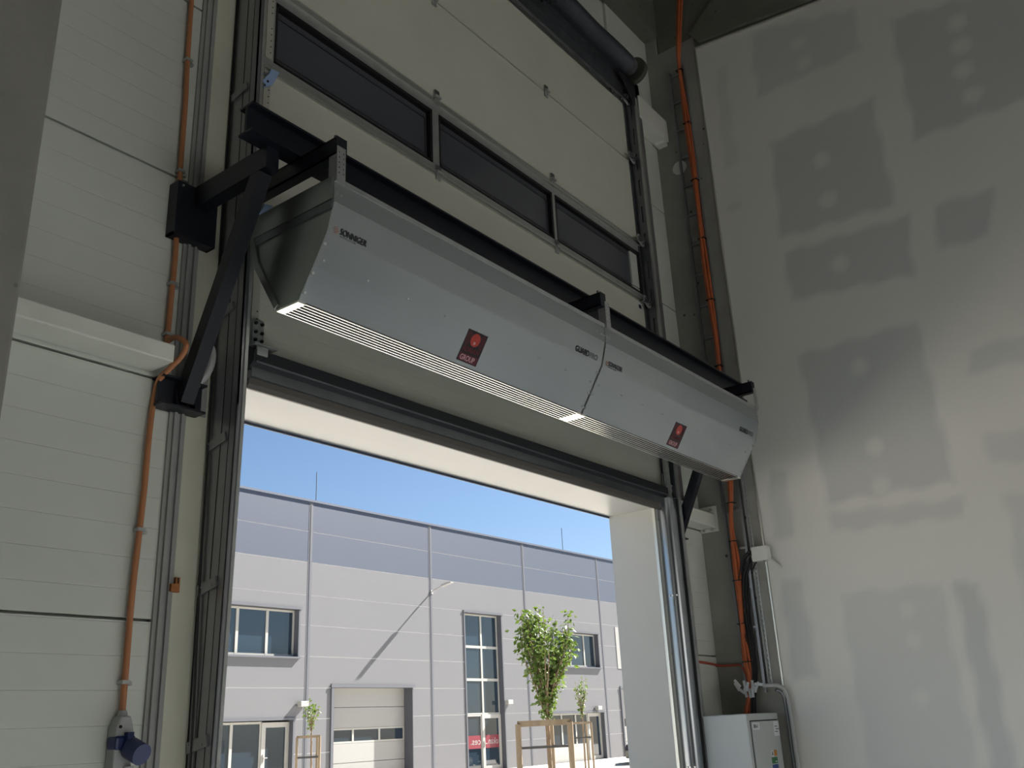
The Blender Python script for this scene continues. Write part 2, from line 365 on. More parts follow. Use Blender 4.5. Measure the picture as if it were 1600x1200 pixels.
# ---- gypsum wall with patches left bare of joint compound (y, z polygons)
BARE = [([(-0.944, 6.829), (-1.742, 6.603), (-1.744, 6.222), (-0.908, 6.203)], .8), ([(-0.951, 5.766), (-1.743, 5.788), (-1.749, 4.894), (-0.914, 4.94)], .95),
        ([(-1.972, 6.369), (-2.83, 6.2), (-2.80, 5.316), (-1.96, 5.331)], 1), ([(-0.60, 6.654), (-0.70, 6.626), (-0.68, 5.694), (-0.559, 5.705)], .5),
        ([(-0.506, 5.394), (-0.655, 5.374), (-0.646, 5.309), (-0.523, 5.318)], .5), ([(-0.921, 4.819), (-1.816, 4.791), (-1.774, 4.34), (-0.91, 4.43)], .95),
        ([(-0.902, 4.006), (-1.727, 4.025), (-1.75, 2.916), (-0.938, 2.921)], .85), ([(-0.945, 2.863), (-1.782, 2.812), (-1.759, 2.696), (-0.935, 2.722)], .7),
        ([(-1.989, 3.734), (-2.8, 3.78), (-2.8, 3.583), (-1.945, 3.571)], .7), ([(-1.975, 4.803), (-2.356, 4.779), (-2.268, 4.462), (-1.949, 4.456)], .9),
        ([(-1.966, 3.171), (-2.8, 3.173), (-2.8, 2.943), (-1.963, 2.98)], .6), ([(-1.996, 2.789), (-2.8, 2.791), (-2.8, 1.2), (-1.945, 1.2)], .6),
        ([(-0.912, 2.331), (-1.55, 2.32), (-1.55, 1.264), (-0.933, 1.0)], .6), ([(-1.62, 2.311), (-1.762, 2.295), (-1.745, 1.0), (-1.611, 1.0)], .9),
        ([(-0.56, 3.236), (-0.693, 3.177), (-0.684, 2.731), (-0.52, 2.743)], .7), ([(-0.527, 2.48), (-0.683, 2.443), (-0.702, 1.827), (-0.525, 1.798)], .7)]
SPOT = [(-1.297, 6.526), (-1.317, 6.327), (-1.311, 5.451), (-1.304, 5.116), (-2.391, 6.1), (-2.378, 5.904), (-2.352, 5.712), (-2.372, 5.501), (-1.306, 4.593),
        (-1.306, 3.807), (-1.31, 3.243), (-1.303, 2.971), (-1.319, 2.181), (-1.323, 1.999), (-1.309, 1.664)]
def sdist(poly, p):
    ins = False; d = 1e9; n = len(poly)
    for i in range(n):
        (x1, y1), (x2, y2) = poly[i], poly[(i + 1) % n]
        if (y1 > p[1]) != (y2 > p[1]) and p[0] < (x2 - x1) * (p[1] - y1) / (y2 - y1) + x1: ins = not ins
        ex, ey = x2 - x1, y2 - y1; t = max(0, min(1, ((p[0] - x1) * ex + (p[1] - y1) * ey) / (ex * ex + ey * ey)))
        d = min(d, math.hypot(p[0] - x1 - t * ex, p[1] - y1 - t * ey))
    return d if ins else -d
rnd = random.Random(5)
def build_gypsum():
    ys = [-0.457 - 0.03 * i for i in range(88)] ; zs = [0.9 + 0.03 * i for i in range(205)]
    X = XC + 0.01; vs = []; cols = []
    def top(y): return 6.92 + (y + 0.457) * 0.114
    for z in zs:
        for y in ys:
            zz = min(z, top(y)); vs.append((X, y, zz)); c = 0.12
            for poly, s in BARE:
                if min(a[0] for a in poly) - .05 < y < max(a[0] for a in poly) + .05 and min(a[1] for a in poly) - .05 < zz < max(a[1] for a in poly) + .05:
                    dd = sdist(poly, (y, zz)) + 0.012 * math.sin(y * 23 + zz * 17)
                    c = max(c, s * max(0.0, min(1.0, 0.5 + dd / 0.05)))
            for (sy, sz) in SPOT:
                r = math.hypot(y - sy, zz - sz)
                if r < 0.075: c = min(c, 0.3 + 0.5 * max(0.0, (r - 0.035) / 0.04))
            cols.append(c)
    ny = len(ys); fs = [(j * ny + i, j * ny + i + 1, (j + 1) * ny + i + 1, (j + 1) * ny + i) for j in range(len(zs) - 1) for i in range(ny - 1) if zs[j] < top(ys[i])]
    b = len(vs); ye = ys[-1]
    # plain rest of the wall: below, behind the camera, and the back face
    ext = [((ys[0], 0), (ye, 0), (ye, 0.9), (ys[0], 0.9)), ((ye, 0), (-18, 0), (-18, 5.6), (ye, top(ye)))]
    for q in ext:
        for p in q: vs.append((X, p[0], p[1])); cols.append(0.2)
        fs.append((b, b + 1, b + 2, b + 3)); b += 4
    for p in ((ys[0], 0), (-18, 0), (-18, 5.6), (ys[0], 6.92)): vs.append((X + 0.12, p[0], p[1])); cols.append(0.2)
    fs.append((b, b + 1, b + 2, b + 3)); b += 4
    for p in ((X, ys[0], 0), (X + 0.12, ys[0], 0), (X + 0.12, ys[0], 6.92), (X, ys[0], 6.92)): vs.append(p); cols.append(0.2)
    fs.append((b, b + 1, b + 2, b + 3))
    me = bpy.data.meshes.new('wall_right'); me.from_pydata(vs, [], fs); me.update()
    a = me.attributes.new('bare', 'FLOAT', 'POINT'); a.data.foreach_set('value', cols)
    me.materials.append(M['gypsum']); o = bpy.data.objects.new('wall_right', me); COL.objects.link(o)
    tag(o, 'tall grey gypsum board wall with pale joint compound', None, None, 'structure'); return o
wr = build_gypsum()
bm = NB(); box(bm, XC - 0.006, XC + 0.012, -0.462, -0.452, 0, 6.92)
obj('corner_bead', bm, M['alu'], wr)
bm = NB()
prism(bm, [(-0.452, 6.918), (-0.452, 6.930), (-1.6, 6.800), (-1.6, 6.788)], 'x', XC - 0.012, XC + 0.012); obj('edge_bead', bm, M['alu'], wr)

# perforated metal stud strip down the column edge
st = empty('perforated_strip', (XC - 0.01, -0.375, 1.75), 'perforated galvanised strip fixed down the concrete column edge beside the black cables', 'metal strip')
bm = NB()
rs = [(-0.388, -0.368, 1.80, 3.3)]
for k in range(46): rs = subtract(rs, (-0.382, -0.375, 1.815 + k * 0.032, 1.832 + k * 0.032))
for y0, y1, z0, z1 in rs: box(bm, XC - 0.008, XC, y0, y1, z0, z1)
obj('web', bm, M['galv'], st); bx('edge', M['galv'], st, XC - 0.03, XC, -0.371, -0.368, 1.80, 3.3)

# ---- girts (horizontal white box beams)
gi = empty('wall_girt', (1.45, -0.07, 2.90), 'white box girt across the panels beside the wide concrete column', 'girt')
bx('girt_body', M['girt'], gi, 1.10, 1.80, -0.145, 0.0, 2.900, 2.968, bevel=0.006)
gr = empty('wall_girt', (6.0, -0.06, 2.88), 'short white box girt with end plate bolted to the corner column, below the air curtains', 'girt')
bx('girt_body', M['girt'], gr, 5.80, XC - 0.012, -0.125, 0.0, 2.885, 2.985, bevel=0.006)
bx('end_plate', M['girt'], gr, XC - 0.012, XC, -0.140, 0.0, 2.862, 3.045)
bm = NB()
for y, z in ((-0.03, 2.875), (-0.09, 2.875), (-0.03, 3.02), (-0.1, 3.02)): bm = NB(); tube(bm, [(XC - 0.026, y, z), (XC - 0.012, y, z)], 0.009, 6); obj('plate_bolt', bm, M['galv'], gr)
gu = empty('wall_girt', (6.0, -0.06, 6.14), 'white box girt high beside the top of the right door track', 'girt')
bx('girt_body', M['girt'], gu, 5.76, XC - 0.01, -0.125, 0.0, 6.14, 6.345, bevel=0.006)
bx('fixing_plate', M['girt'], gu, XC - 0.07, XC, -0.10, -0.02, 6.115, 6.14)

# ================================================================== OUTSIDE
og = empty('pavement', (20, 15, 0)); tag(og, 'pale sunlit yard between the two halls', None, None, 'structure')
bx('road_surface', M['asphalt'], og, -60, 120, T + 0.02, 19.0, -0.2, 0.0)
bx('kerb', M['kerb'], og, -60, 120, 19.0, 19.15, -0.2, 0.09)
bx('paved_strip', M['paving'], og, -60, 120, 19.15, 23.4, -0.2, 0.07)

YB = 23.0
bl = empty('industrial_building', (32, YB, 0), 'long light grey hall with blue-grey top band across the yard', 'building')
R = 26.2 / 26.0   # frames sit 0.2 m back in their openings
OPEN = {  # x0, x1, z0, z1 on the facade plane
    'w1': (18.0, 21.97, 4.24, 5.83), 'll': (17.6, 21.86, 0.07, 2.235), 'ga': (23.62, 27.62, 0.07, 3.27), 'ta': (30.80, 33.26, 0.07, 6.30),
    'w2': (37.2, 41.03, 4.24, 5.84), 'lr': (36.65, 41.07, 0.07, 2.17), 'gb': (42.86, 46.9, 0.07, 3.27)}
bays = [3.4, 9.72, 16.06, 22.40, 28.74, 35.08, 41.42, 47.76, 54.1, 60.4]
frow = [0.07, 1.15, 2.235, 3.238, 4.275, 5.315, 6.345, 7.494, 8.59, 9.71]
for i in range(len(bays) - 1):
    for j in range(len(frow) - 1):
        rs = [(bays[i] + 0.09, bays[i + 1] - 0.09, frow[j] + 0.012, frow[j + 1] - 0.012)]
        for h in OPEN.values(): rs = subtract(rs, h)
        rs = [r for r in rs if r[1] - r[0] > .02 and r[3] - r[2] > .02]
        if not rs: continue
        for r in rs: bx('facade_panel', M['fac_dark'] if frow[j] > 7.4 else M['fac_light'], bl, r[0], r[1], YB, YB + 0.05, r[2], r[3])
bm = NB(); rs = [(3.4, 60.4, 0.0, 9.70)]
for h in OPEN.values(): rs = subtract(rs, h)
for r in rs: box(bm, r[0], r[1], YB + 0.006, YB + 0.30, r[2], r[3])
obj('facade_core', bm, M['fac_joint'], bl)
bx('back_shell', M['fac_light'], bl, (3.4, 60.4, YB + 0.9, YB + 1.2, 0, 9.6), (3.4, 60.4, YB + .3, YB + 0.9, 9.3, 9.6), bevel=0)
bx('roof_edge', M['fac_trim_dark'], bl, 3.4, 60.4, YB - 0.04, YB + 0.9, 9.68, 9.76)
for x in bays[1:-1]:
    bx('joint_cover', M['fac_trim'], bl, (x - 0.09, x + 0.09, YB - 0.006, YB + 0.04, 0.07, 9.68), (x - 0.02, x + 0.015, YB - 0.016, YB, 0.07, 9.68))
def pipe(x, y=YB - 0.09):
    bm = NB(); tube(bm, [(x, y, 0.1), (x, y, 9.68)], 0.055, 10); p = obj('downpipe', bm, M['fac_trim'], bl, smooth=True)
    bm = NB()
    for z in (1.2, 3.4, 5.6, 7.8): box(bm, x - 0.07, x + 0.07, y - 0.01, YB, z, z + 0.05)
    obj('pipe_clip', bm, M['fac_trim'], p)


def glazed(x0, x1, z0, z1, xs, zs, y=YB + 0.2, fw=0.07, door=None, name='window'):
    """frame with mullions xs and transoms zs; each pane a sub-part"""
    bm = NB(); X = [x0] + xs + [x1]; Z = [z0] + zs + [z1]
    box(bm, x0, x0 + fw, y, y + 0.07, z0, z1); box(bm, x1 - fw, x1, y, y + 0.07, z0, z1)
    box(bm, x0 + fw, x1 - fw, y, y + 0.07, z0, z0 + fw); box(bm, x0 + fw, x1 - fw, y, y + 0.07, z1 - fw, z1)
    for x in xs: box(bm, x - fw * .75, x + fw * .75, y - 0.004, y + 0.074, z0, z1)
    for z in zs: box(bm, x0, x1, y - 0.002, y + 0.072, z - fw * .75, z + fw * .75)
    f = obj(name, bm, M['upvc'], bl)
    for i in range(len(X) - 1):
        for j in range(len(Z) - 1):
            bx('pane', M['pane'], f, X[i] + fw * .6, X[i + 1] - fw * .6, y + 0.03, y + 0.045, Z[j] + fw * .6, Z[j + 1] - fw * .6)
    return f
def surround(x0, x1, z0, z1, sill=True):
    b = [(x0 - 0.06, x0 + 0.012, YB - 0.03, YB + 0.2, z0, z1 + 0.05), (x1 - 0.012, x1 + 0.06, YB - 0.03, YB + 0.34, z0, z1 + 0.05), (x0 - 0.08, x1 + 0.1, YB - 0.05, YB + 0.34, z1 - 0.012, z1 + 0.06)]
    if sill: b.append((x0 - 0.06, x1 + 0.08, YB - 0.09, YB + 0.2, z0 - 0.06, z0))
    bx('opening_surround', M['fac_trim'], bl, *b)
surround(*OPEN['w1']); glazed(18.0, 21.95, 4.26, 5.80, [19.58, 20.79], [])
surround(*OPEN['w2']); glazed(37.2, 41.0, 4.26, 5.81, [38.8, 40.03], [])
surround(*OPEN['ll'], sill=False); glazed(17.6, 20.74, 0.1, 2.2, [19.57], [])
surround(*OPEN['lr'], sill=False); glazed(36.65, 39.9, 0.75, 2.16, [37.75, 38.9], [])
bx('parapet_panel', M['upvc'], bl, 36.65, 39.9, YB + 0.2, YB + 0.27, 0.07, 0.75)
def glass_door(x0, x1, z0, z1, hinge):
    f = glazed(x0, x1, z0, z1, [], [], y=YB + 0.17, fw=0.16, name='glass_door')
    hx = x0 + 0.08 if hinge > 0 else x1 - 0.08
    bm = NB(); box(bm, hx - 0.02, hx + 0.02, YB + 0.14, YB + 0.17, 0.95, 1.2); box(bm, hx, hx + 0.14, YB + 0.11, YB + 0.14, 1.08, 1.11); obj('door_handle', bm, M['upvc'], f)
    return f
glass_door(20.73, 21.86, 0.08, 2.17, 1); glass_door(39.89, 41.05, 0.08, 2.15, 1)
surround(*OPEN['ta'], sill=False)
glazed(30.82, 33.22, 2.22, 6.27, [32.10], [3.60, 4.92])
glazed(30.82, 31.98, 0.08, 2.23, [], []); dr = glass_door(31.97, 33.22, 0.08, 2.23, 1)
# painted reflection of red lettering in the entrance glass, laid on as flat plates
for (a, b) in ((30.93, 31.87), (32.17, 33.05)):
    bx('reflected_sign', M['reflected_red'], dr, a, b, YB + 0.19, YB + 0.196, 0.92, 1.42)
text_obj('reflected_lettering', 'okan', 0.36, plane_mtx((33.02, YB + 0.185, 1.07), (-1, 0, 0), (0, 0, 1)), M['reflected_white'], dr, sx=0.98)
text_obj('reflected_lettering', 'ces.', 0.36, plane_mtx((31.85, YB + 0.185, 1.07), (-1, 0, 0), (0, 0, 1)), M['reflected_white'], dr, sx=1.2)

def roller_door(key, rightshift=0):
    x0, x1, z0, z1 = OPEN[key]; bx('opening_surround', M['fac_trim'], bl, (x0 - 0.12, x0, YB - 0.05, YB + 0.3, z0, z1 + 0.1), (x1 - 0.012, x1 + 0.02, YB - 0.02, YB + 0.5, z0, z1), (x0 - 0.14, x1 + 0.1, YB - 0.06, YB + 0.5, z1 - 0.012, z1 + 0.08))
    z = z0
    first = None
    for k, (a, b) in enumerate(((0.08, 0.75), (0.75, 1.40), (1.90, 2.60), (2.60, 3.27))):
        p = bx('door_section', M['fac_door'], bl, x0 + 0.02, x1 - 0.02, YB + 0.42, YB + 0.48, a + 0.008, b - 0.008)
        first = first or p
    f = glazed(x0 + 0.02, x1 - 0.02, 1.40, 1.90, [x0 + (x1 - x0) * .335, x0 + (x1 - x0) * .665], [], y=YB + 0.42, fw=0.06, name='window_section')
roller_door('ga'); roller_door('gb')
pw = bx('blank_panel', M['fac_door'], bl, 42.72, 44.8, YB - 0.02, YB + 0.02, 4.22, 6.28)

def sbox(x, z, lab):
    o = bx('outdoor_unit_box', M['upvc'], None, x, x + 0.33, YB - 0.22, YB - 0.02, z, z + 0.17, bevel=0.01); tag(o, lab, 'box')
sbox(22.0, 2.63, 'small white box on the grey facade above the thin left sapling')
sbox(33.29, 2.60, 'small white box on the grey facade beside the tall stair window')
sbox(40.3, 2.28, 'small white box on the grey facade above the glass door behind the tree')
for x, lab in ((22.87, 'thin lightning rod on the roof above the garage bay'), (38.9, 'thin lightning rod on the roof edge above the leafy tree')):
    o = empty('lightning_rod', (x, YB + 0.3, 9.70), lab, 'lightning rod')
    bm = NB(); tube(bm, [(x, YB + 0.3, 9.72), (x, YB + 0.3, 10.95)], 0.016, 6); obj('rod', bm, M['fac_trim'], o)
    bx('foot', M['fac_trim'], o, x - 0.08, x + 0.08, YB + 0.22, YB + 0.38, 9.70, 9.76)
# street light on the facade
lp = empty('wall_lamp', (28.79, YB, 6.95), 'street lamp on a short arm from the facade, casting a long shadow', 'lamp')
bm = NB(); tube(bm, [(28.79, YB - 0.02, 6.95), (28.79, YB - 0.3, 7.05), (28.79, YB - 0.62, 7.12)], 0.03, 8); obj('arm', bm, M['lamp'], lp, smooth=True)
bm = NB(); prism(bm, [(YB - 0.55, 7.09), (YB - 0.60, 7.17), (YB - 0.95, 7.24), (YB - 1.12, 7.22), (YB - 1.10, 7.19)], 'x', 28.70, 28.88); obj('lamp_head', bm, M['lamp'], lp)
bx('bracket', M['lamp'], lp, 28.73, 28.85, YB - 0.04, YB, 6.88, 7.02)

# ---- young trees
def leaf(bm, p, d, s, rn):
    d = d.normalized(); a, b = frame_for(d); th = rn.uniform(0, 6.28); sd = a * math.cos(th) + b * math.sin(th); nrm = sd.cross(d)
    p = Vector(p); q = p + d * s; m1 = p + d * s * .45
    v = [bm.verts.new(p), bm.verts.new(m1 + sd * s * .27 + nrm * s * .08), bm.verts.new(q), bm.verts.new(m1 - sd * s * .27 + nrm * s * .08)]
    bm.faces.new((v[0], v[1], v[2])); bm.faces.new((v[0], v[2], v[3]))
def tree(x, y, top, cr0, wid, tr_r, nb, nl, ls, seed, label, stakes, sh, spread=None, tip=None):
    rn = random.Random(seed)
    t = empty('young_tree', (x, y, 0.0), label, 'tree', 'young trees in the yard')
    bm = NB(); tube(bm, [(x, y, 0), (x + .02, y, cr0 * .5), (x, y, cr0)], [tr_r, tr_r * .9, tr_r * .8], 8); obj('trunk', bm, M['bark'], t, smooth=True)
    bm = NB(); lf = NB(); tips = []
    for i in range(nb):
        an = rn.uniform(0, 6.28); out = wid * .5 * rn.uniform(.25, 1.0); h = cr0 + (top - cr0) * rn.uniform(.55, 1.0) * (1 - .15 * out / wid)
        b0 = cr0 * .96 + (top - cr0) * rn.uniform(0, .22)
        pts = [Vector((x, y, b0)), Vector((x + math.cos(an) * out * .45, y + math.sin(an) * out * .45, b0 + (h - b0) * .38)),
               Vector((x + math.cos(an) * out * .95, y + math.sin(an) * out * .95, b0 + (h - b0) * .72)), Vector((x + math.cos(an) * out, y + math.sin(an) * out, h))]
        tube(bm, pts, [tr_r * .42, tr_r * .3, tr_r * .18, tr_r * .08], 5)
        sp = smooth_path(pts, 8)
        for k in range(nl // nb):
            q = sp[min(len(sp) - 1, int((rn.random() ** .7) * (len(sp) - 1)) + 1)] if rn.random() < .96 else sp[3]
            off = Vector((rn.gauss(0, 1), rn.gauss(0, 1), rn.gauss(0, .6))) * wid * .055
            leaf(lf, q + off, Vector((rn.uniform(-1, 1), rn.uniform(-1, 1), rn.uniform(-1.1, .25))), ls * rn.uniform(.7, 1.2), rn)
    obj('branches', bm, M['bark'], t, smooth=True)
    f = obj('foliage', lf, M['leaf'], t); f['kind'] = 'stuff'
    # support stakes
    s = empty('tree_stakes', (x, y, 0), stakes, 'tree support', 'stake frames around the young trees')
    cs = sh
    for (sx, sy) in cs[0]:
        bm = NB(); tube(bm, [(x + sx, y + sy, 0), (x + sx, y + sy, cs[1])], cs[2], 8); obj('stake', bm, M['wood'], s, smooth=True)
    n = len(cs[0])
    for i in range(n):
        a, b = cs[0][i], cs[0][(i + 1) % n]
        if n == 2 and i == 1: break
        bm = NB(); bar(bm, (x + a[0], y + a[1], cs[1]), (x + b[0], y + b[1], cs[1]), cs[2] * .7, cs[2] * 1.9, Vector((0, 0, 1)) if False else Vector((0.3, 1, 0))); obj('cross_rail', bm, M['wood'], s)
        bm = NB(); bar(bm, (x + a[0], y + a[1], cs[1] - .42), (x + b[0], y + b[1], cs[1] - .42), .012, .04, Vector((0.3, 1, 0))); obj('strap', bm, M['strap'], s)
    return t
tree(15.37, 8.0, 4.0, 1.70, 1.20, 0.05, 30, 2300, 0.115, 3, 'large leafy young tree in front of the small sapling by the glazed door', 'stout pale timber stake frame around the large leafy tree',
     ([(-0.52, 0.30), (0.05, -0.48), (0.50, 0.28)], 1.68, 0.055))
tree(14.82, 14.0, 2.50, 1.72, 0.36, 0.022, 9, 150, 0.085, 8, 'smallest sapling with sparse leaves, in front of the garage bay', 'thin timber stake frame around the smallest sapling',
     ([(-0.30, 0.12), (0.28, 0.12), (0.02, -0.25)], 1.65, 0.028))
tree(25.6, 14.0, 3.12, 1.85, 0.50, 0.03, 10, 230, 0.095, 12, 'slim sapling behind the large tree, before the upper window on the facade', 'slim timber stake frame around the sapling behind the large tree',
     ([(-0.42, 0.15), (0.42, 0.15), (0.02, -0.3)], 1.68, 0.032))

# ---- parked car, mostly hidden by the door lining
cx, cy = 35.75, 17.2
ca = empty('parked_car', (cx + 2, cy + .8, 0), 'black parked car half hidden behind the pale door lining', 'car')
bm = NB()
prof = [(0, .25), (-.02, .55), (.08, .78), (.45, .85), (.95, 1.27), (2.5, 1.30), (3.1, .88), (3.75, .80), (3.9, .55), (3.88, .25)]
prism(bm, [(cx + a, b) for a, b in prof], 'y', cy, cy + 1.55); obj('body', bm, M['car'], ca, bevel=0.05)
bm = NB(); prism(bm, [(cx + a, b) for a, b in [(.62, .88), (1.0, 1.2), (2.42, 1.22), (2.85, .88)]], 'y', cy - 0.012, cy + 1.562); obj('side_window', bm, M['car_glass'], ca)
bm = NB(); prism(bm, [(cx - .03, .60), (cx - .03, .74), (cx + .25, .76), (cx + .3, .66)], 'y', cy - 0.01, cy + .3); obj('tail_light', bm, M['alu'], ca)
for wx in (.75, 3.1):
    for wy in (cy - .03, cy + 1.38):
        bm = NB(); tube(bm, [(cx + wx, wy, .29), (cx + wx, wy + .2, .29)], .29, 20); wh = obj('wheel', bm, M['tyre'], ca)
        bm = NB(); tube(bm, [(cx + wx, wy - .01, .29), (cx + wx, wy + .21, .29)], .17, 12); obj('rim', bm, M['alu'], wh)

# ================================================================== SECTIONAL DOOR
LX0, LX1 = 2.215, 5.715
dn = empty('door_1', (4, 0, 2.95)); tag(dn, 'raised white sectional door leaf with a row of dark windows', None, None, 'structure')
YD = -0.012
for z0, z1 in ((3.115, 3.80), (3.80, 4.512), (5.03 - .0, 5.742), (5.742, 6.275)):
    bx('door_section', M['door'], dn, LX0, LX1, YD, 0.02, z0 + 0.003, z1 - 0.003)
# bright lip on the top edge of each section
for z in (4.512, 5.03, 5.742, 6.275):
    bx('section_lip', M['alu'], dn, LX0, LX1, YD - 0.004, YD + 0.004, z - 0.006, z + 0.001)
# window section
bx('window_rail', M['galv'], dn, LX0, LX1, YD - 0.002, 0.02, 4.515, 4.578)
bx('window_rail', M['alu'], dn, LX0, LX1, YD - 0.014, YD, 4.518, 4.532)
bx('window_rail', M['galv'], dn, LX0, LX1, YD - 0.002, 0.02, 4.93, 5.027)
bx('window_rail', M['alu'], dn, LX0, LX1, YD - 0.014, YD, 4.985, 5.000)
for a, b in ((LX0, 2.268), (3.376, 3.432), (4.555, 4.588), (5.700, LX1)):
    bx('window_mullion', M['galv'], dn, a, b, YD - 0.004, 0.02, 4.578, 4.93)
for a, b in ((2.268, 3.376), (3.432, 4.555), (4.588, 5.700)):
    bm = NB(); z0, z1 = 4.580, 4.928
    box(bm, a, b, YD - .006, 0.02, z0, z0 + 0.010); box(bm, a, b, YD - .006, 0.02, z1 - 0.022, z1); box(bm, a, a + 0.012, YD - .006, 0.02, z0, z1); box(bm, b - 0.020, b, YD - .006, 0.02, z0, z1)
    f = obj('window_frame', bm, M['window_black'], dn)
    bx('pane', M['glass_door'], f, a + 0.012, b - 0.020, 0.012, 0.016, z0 + .010, z1 - .022)
    bm = NB(); c = 0.03
    for q in ((a + c, b - c, z0 + c + .02, z0 + c + .026), (a + c, b - c, z1 - c - .032, z1 - c - .026), (a + c, a + c + .005, z0 + c + .02, z1 - c - .03), (b - c - .005, b - c, z0 + c + .02, z1 - c - .03)):
        box(bm, q[0], q[1], 0.0105, 0.012, q[2], q[3])
    obj('pane_bead', bm, M['window_black'], f)
# end caps with fixing holes
for x0, x1 in ((2.195, 2.255), (5.690, 5.722)):
    for z0, z1 in ((3.115, 3.798), (3.80, 4.51), (4.58, 5.02), (5.03, 5.74), (5.742, 6.27)):
        bm = NB(); box(bm, x0, x1, YD - 0.008, YD + 0.002, z0, z1); box(bm, x0 + .018, x0 + .022, YD - 0.014, YD - 0.006, z0, z1)
        e = obj('end_cap', bm, M['cap'] if x0 < 3 else M['galv_dark'], dn)
        bm = NB()
        for k in range(5):
            for hx in (x0 + .008, x1 - .010): tube(bm, [(hx, YD - 0.009, z0 + .035 + k * .035), (hx, YD - 0.0075, z0 + .035 + k * .035)], 0.0035, 6); tube(bm, [(hx, YD - 0.009, z1 - .035 - k * .035), (hx, YD - 0.0075, z1 - .035 - k * .035)], 0.0035, 6)
        obj('fixing_hole', bm, M['dark'], e)
# middle hinges
for x in (3.413, 4.568):
    for z in (4.525, 5.03, 5.740):
        bm = NB(); box(bm, x - 0.018, x + 0.018, YD - 0.012, YD - 0.004, z - 0.045, z + 0.045); tube(bm, [(x - 0.022, YD - 0.020, z), (x + 0.022, YD - 0.020, z)], 0.010, 8)
        h = obj('hinge', bm, M['galv'], dn)
        bx('hinge_leaf', M['galv_dark'], h, x - 0.019, x + 0.019, YD - 0.015, YD - 0.012, z + 0.012, z + 0.046)
# roller brackets at the leaf edges
def roller(x, z, s, big=True):
    bm = NB()
    a, b = sorted((x, x - 0.075 * s))
    prism(bm, [(x - .005 * s, z + .03), (x - .075 * s, z + .035), (x - .085 * s, z - .0), (x - .055 * s, z - .035), (x - .02 * s, z - .055), (x + .01 * s, z - .045), (x + .012 * s, z - .0)], 'y', YD - 0.045, YD - 0.035)
    box(bm, min(x, x - .06 * s), max(x, x - .06 * s), YD - 0.04, YD - 0.005, z - 0.004, z + 0.004)
    br = obj('roller_bracket', bm, M['galv'], dn, bevel=0.002)
    bm = NB(); tube(bm, [(x - .10 * s if s > 0 else x + .06, YD - 0.06, z - .01), (x + .0 * s, YD - 0.06, z - .01)], 0.007, 8)
    xx = x + (0.035 if s < 0 else -0.075) ; tube(bm, [(xx, YD - 0.06, z - .01), (xx + .02, YD - 0.06, z - .01)], 0.022, 12); obj('roller', bm, M['galv_dark'], br, smooth=True)
    bm = NB()
    for (dx, dz) in ((-.055, .02), (-.03, .02), (-.04, -.015), (-.015, -.03)): tube(bm, [(x + dx * s, YD - .05, z + dz), (x + dx * s, YD - .044, z + dz)], 0.005, 6)
    obj('bolt', bm, M['dark'], br)
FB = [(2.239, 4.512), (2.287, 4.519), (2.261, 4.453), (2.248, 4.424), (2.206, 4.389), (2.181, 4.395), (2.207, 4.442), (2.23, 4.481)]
FILM = mat('sky_tinted_film', (0.36, 0.50, 0.80), 0.35)  # sky reflection on the film-covered plates, put into this blue
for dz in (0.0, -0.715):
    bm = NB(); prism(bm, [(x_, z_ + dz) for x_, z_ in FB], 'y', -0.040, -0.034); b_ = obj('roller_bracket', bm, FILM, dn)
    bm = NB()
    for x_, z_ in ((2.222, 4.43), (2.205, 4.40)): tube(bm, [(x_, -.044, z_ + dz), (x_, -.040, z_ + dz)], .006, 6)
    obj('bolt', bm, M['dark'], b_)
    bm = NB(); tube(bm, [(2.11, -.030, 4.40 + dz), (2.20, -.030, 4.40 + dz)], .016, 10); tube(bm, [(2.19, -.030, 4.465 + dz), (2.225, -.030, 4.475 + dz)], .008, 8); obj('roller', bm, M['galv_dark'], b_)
for z in (6.30, 5.75, 5.02, 4.51): roller(5.71, z, 1)
# bottom bracket plates with six bolts
def bottom_bracket(x0, x1, z0, z1):
    bm = NB(); box(bm, x0, x1, YD - 0.026, YD - 0.014, z0, z1); b = obj('bottom_bracket', bm, M['galv'], dn, bevel=0.004)
    bx('bracket_foot', M['galv'], b, x0 + .005, x1, YD - 0.06, YD - 0.045, z0 - 0.055, z0 - 0.015, bevel=0.004)
    bx('cable_pin', M['galv'], b, x0 - .01, x1 + .045, YD - 0.062, YD - 0.015, z0 - .012, z0 - .004)
    bm = NB()
    for hx in (x0 + .014, x1 - .014):
        for hz in (z0 + .02, z0 + .055, z1 - .02): tube(bm, [(hx, YD - 0.036, hz), (hx, YD - 0.026, hz)], 0.007, 6)
    obj('bolt', bm, M['dark'], b)
bottom_bracket(2.212, 2.272, 3.130, 3.245); bottom_bracket(5.665, 5.715, 3.125, 3.20)
# bottom rail and rubber seal
bm = NB(); prism(bm, [(YD - 0.055, 3.095), (YD - 0.018, 3.118), (0.02, 3.118), (0.02, 3.02), (YD - 0.018, 3.02), (YD - 0.055, 3.045)], 'x', LX0 - 0.01, LX1 - .01); obj('bottom_rail', bm, M['rubber'], dn)
bx('rail_lip', M['alu'], dn, LX0, LX1, YD - 0.020, YD, 3.112, 3.120)
bx('rail_lip', M['galv_dark'], dn, LX0, LX1, YD - 0.06, YD - 0.054, 3.040, 3.047)
bm = NB(); prism(bm, [(YD - .03, 3.04), (0.02, 3.04), (0.02, 2.985), (YD - 0.035, 2.985)], 'x', LX0, LX1 - .03); obj('seal_holder', bm, M['galv_dark'], dn)
bm = NB(); prism(bm, [(YD - .02, 2.985), (0.018, 2.985), (0.015, 2.952), (YD + 0.0, 2.945), (YD - 0.018, 2.96)], 'x', LX0, LX1 - .05); obj('rubber_seal', bm, mat('brown_rubber', (0.10, 0.09, 0.08), 0.6), dn)
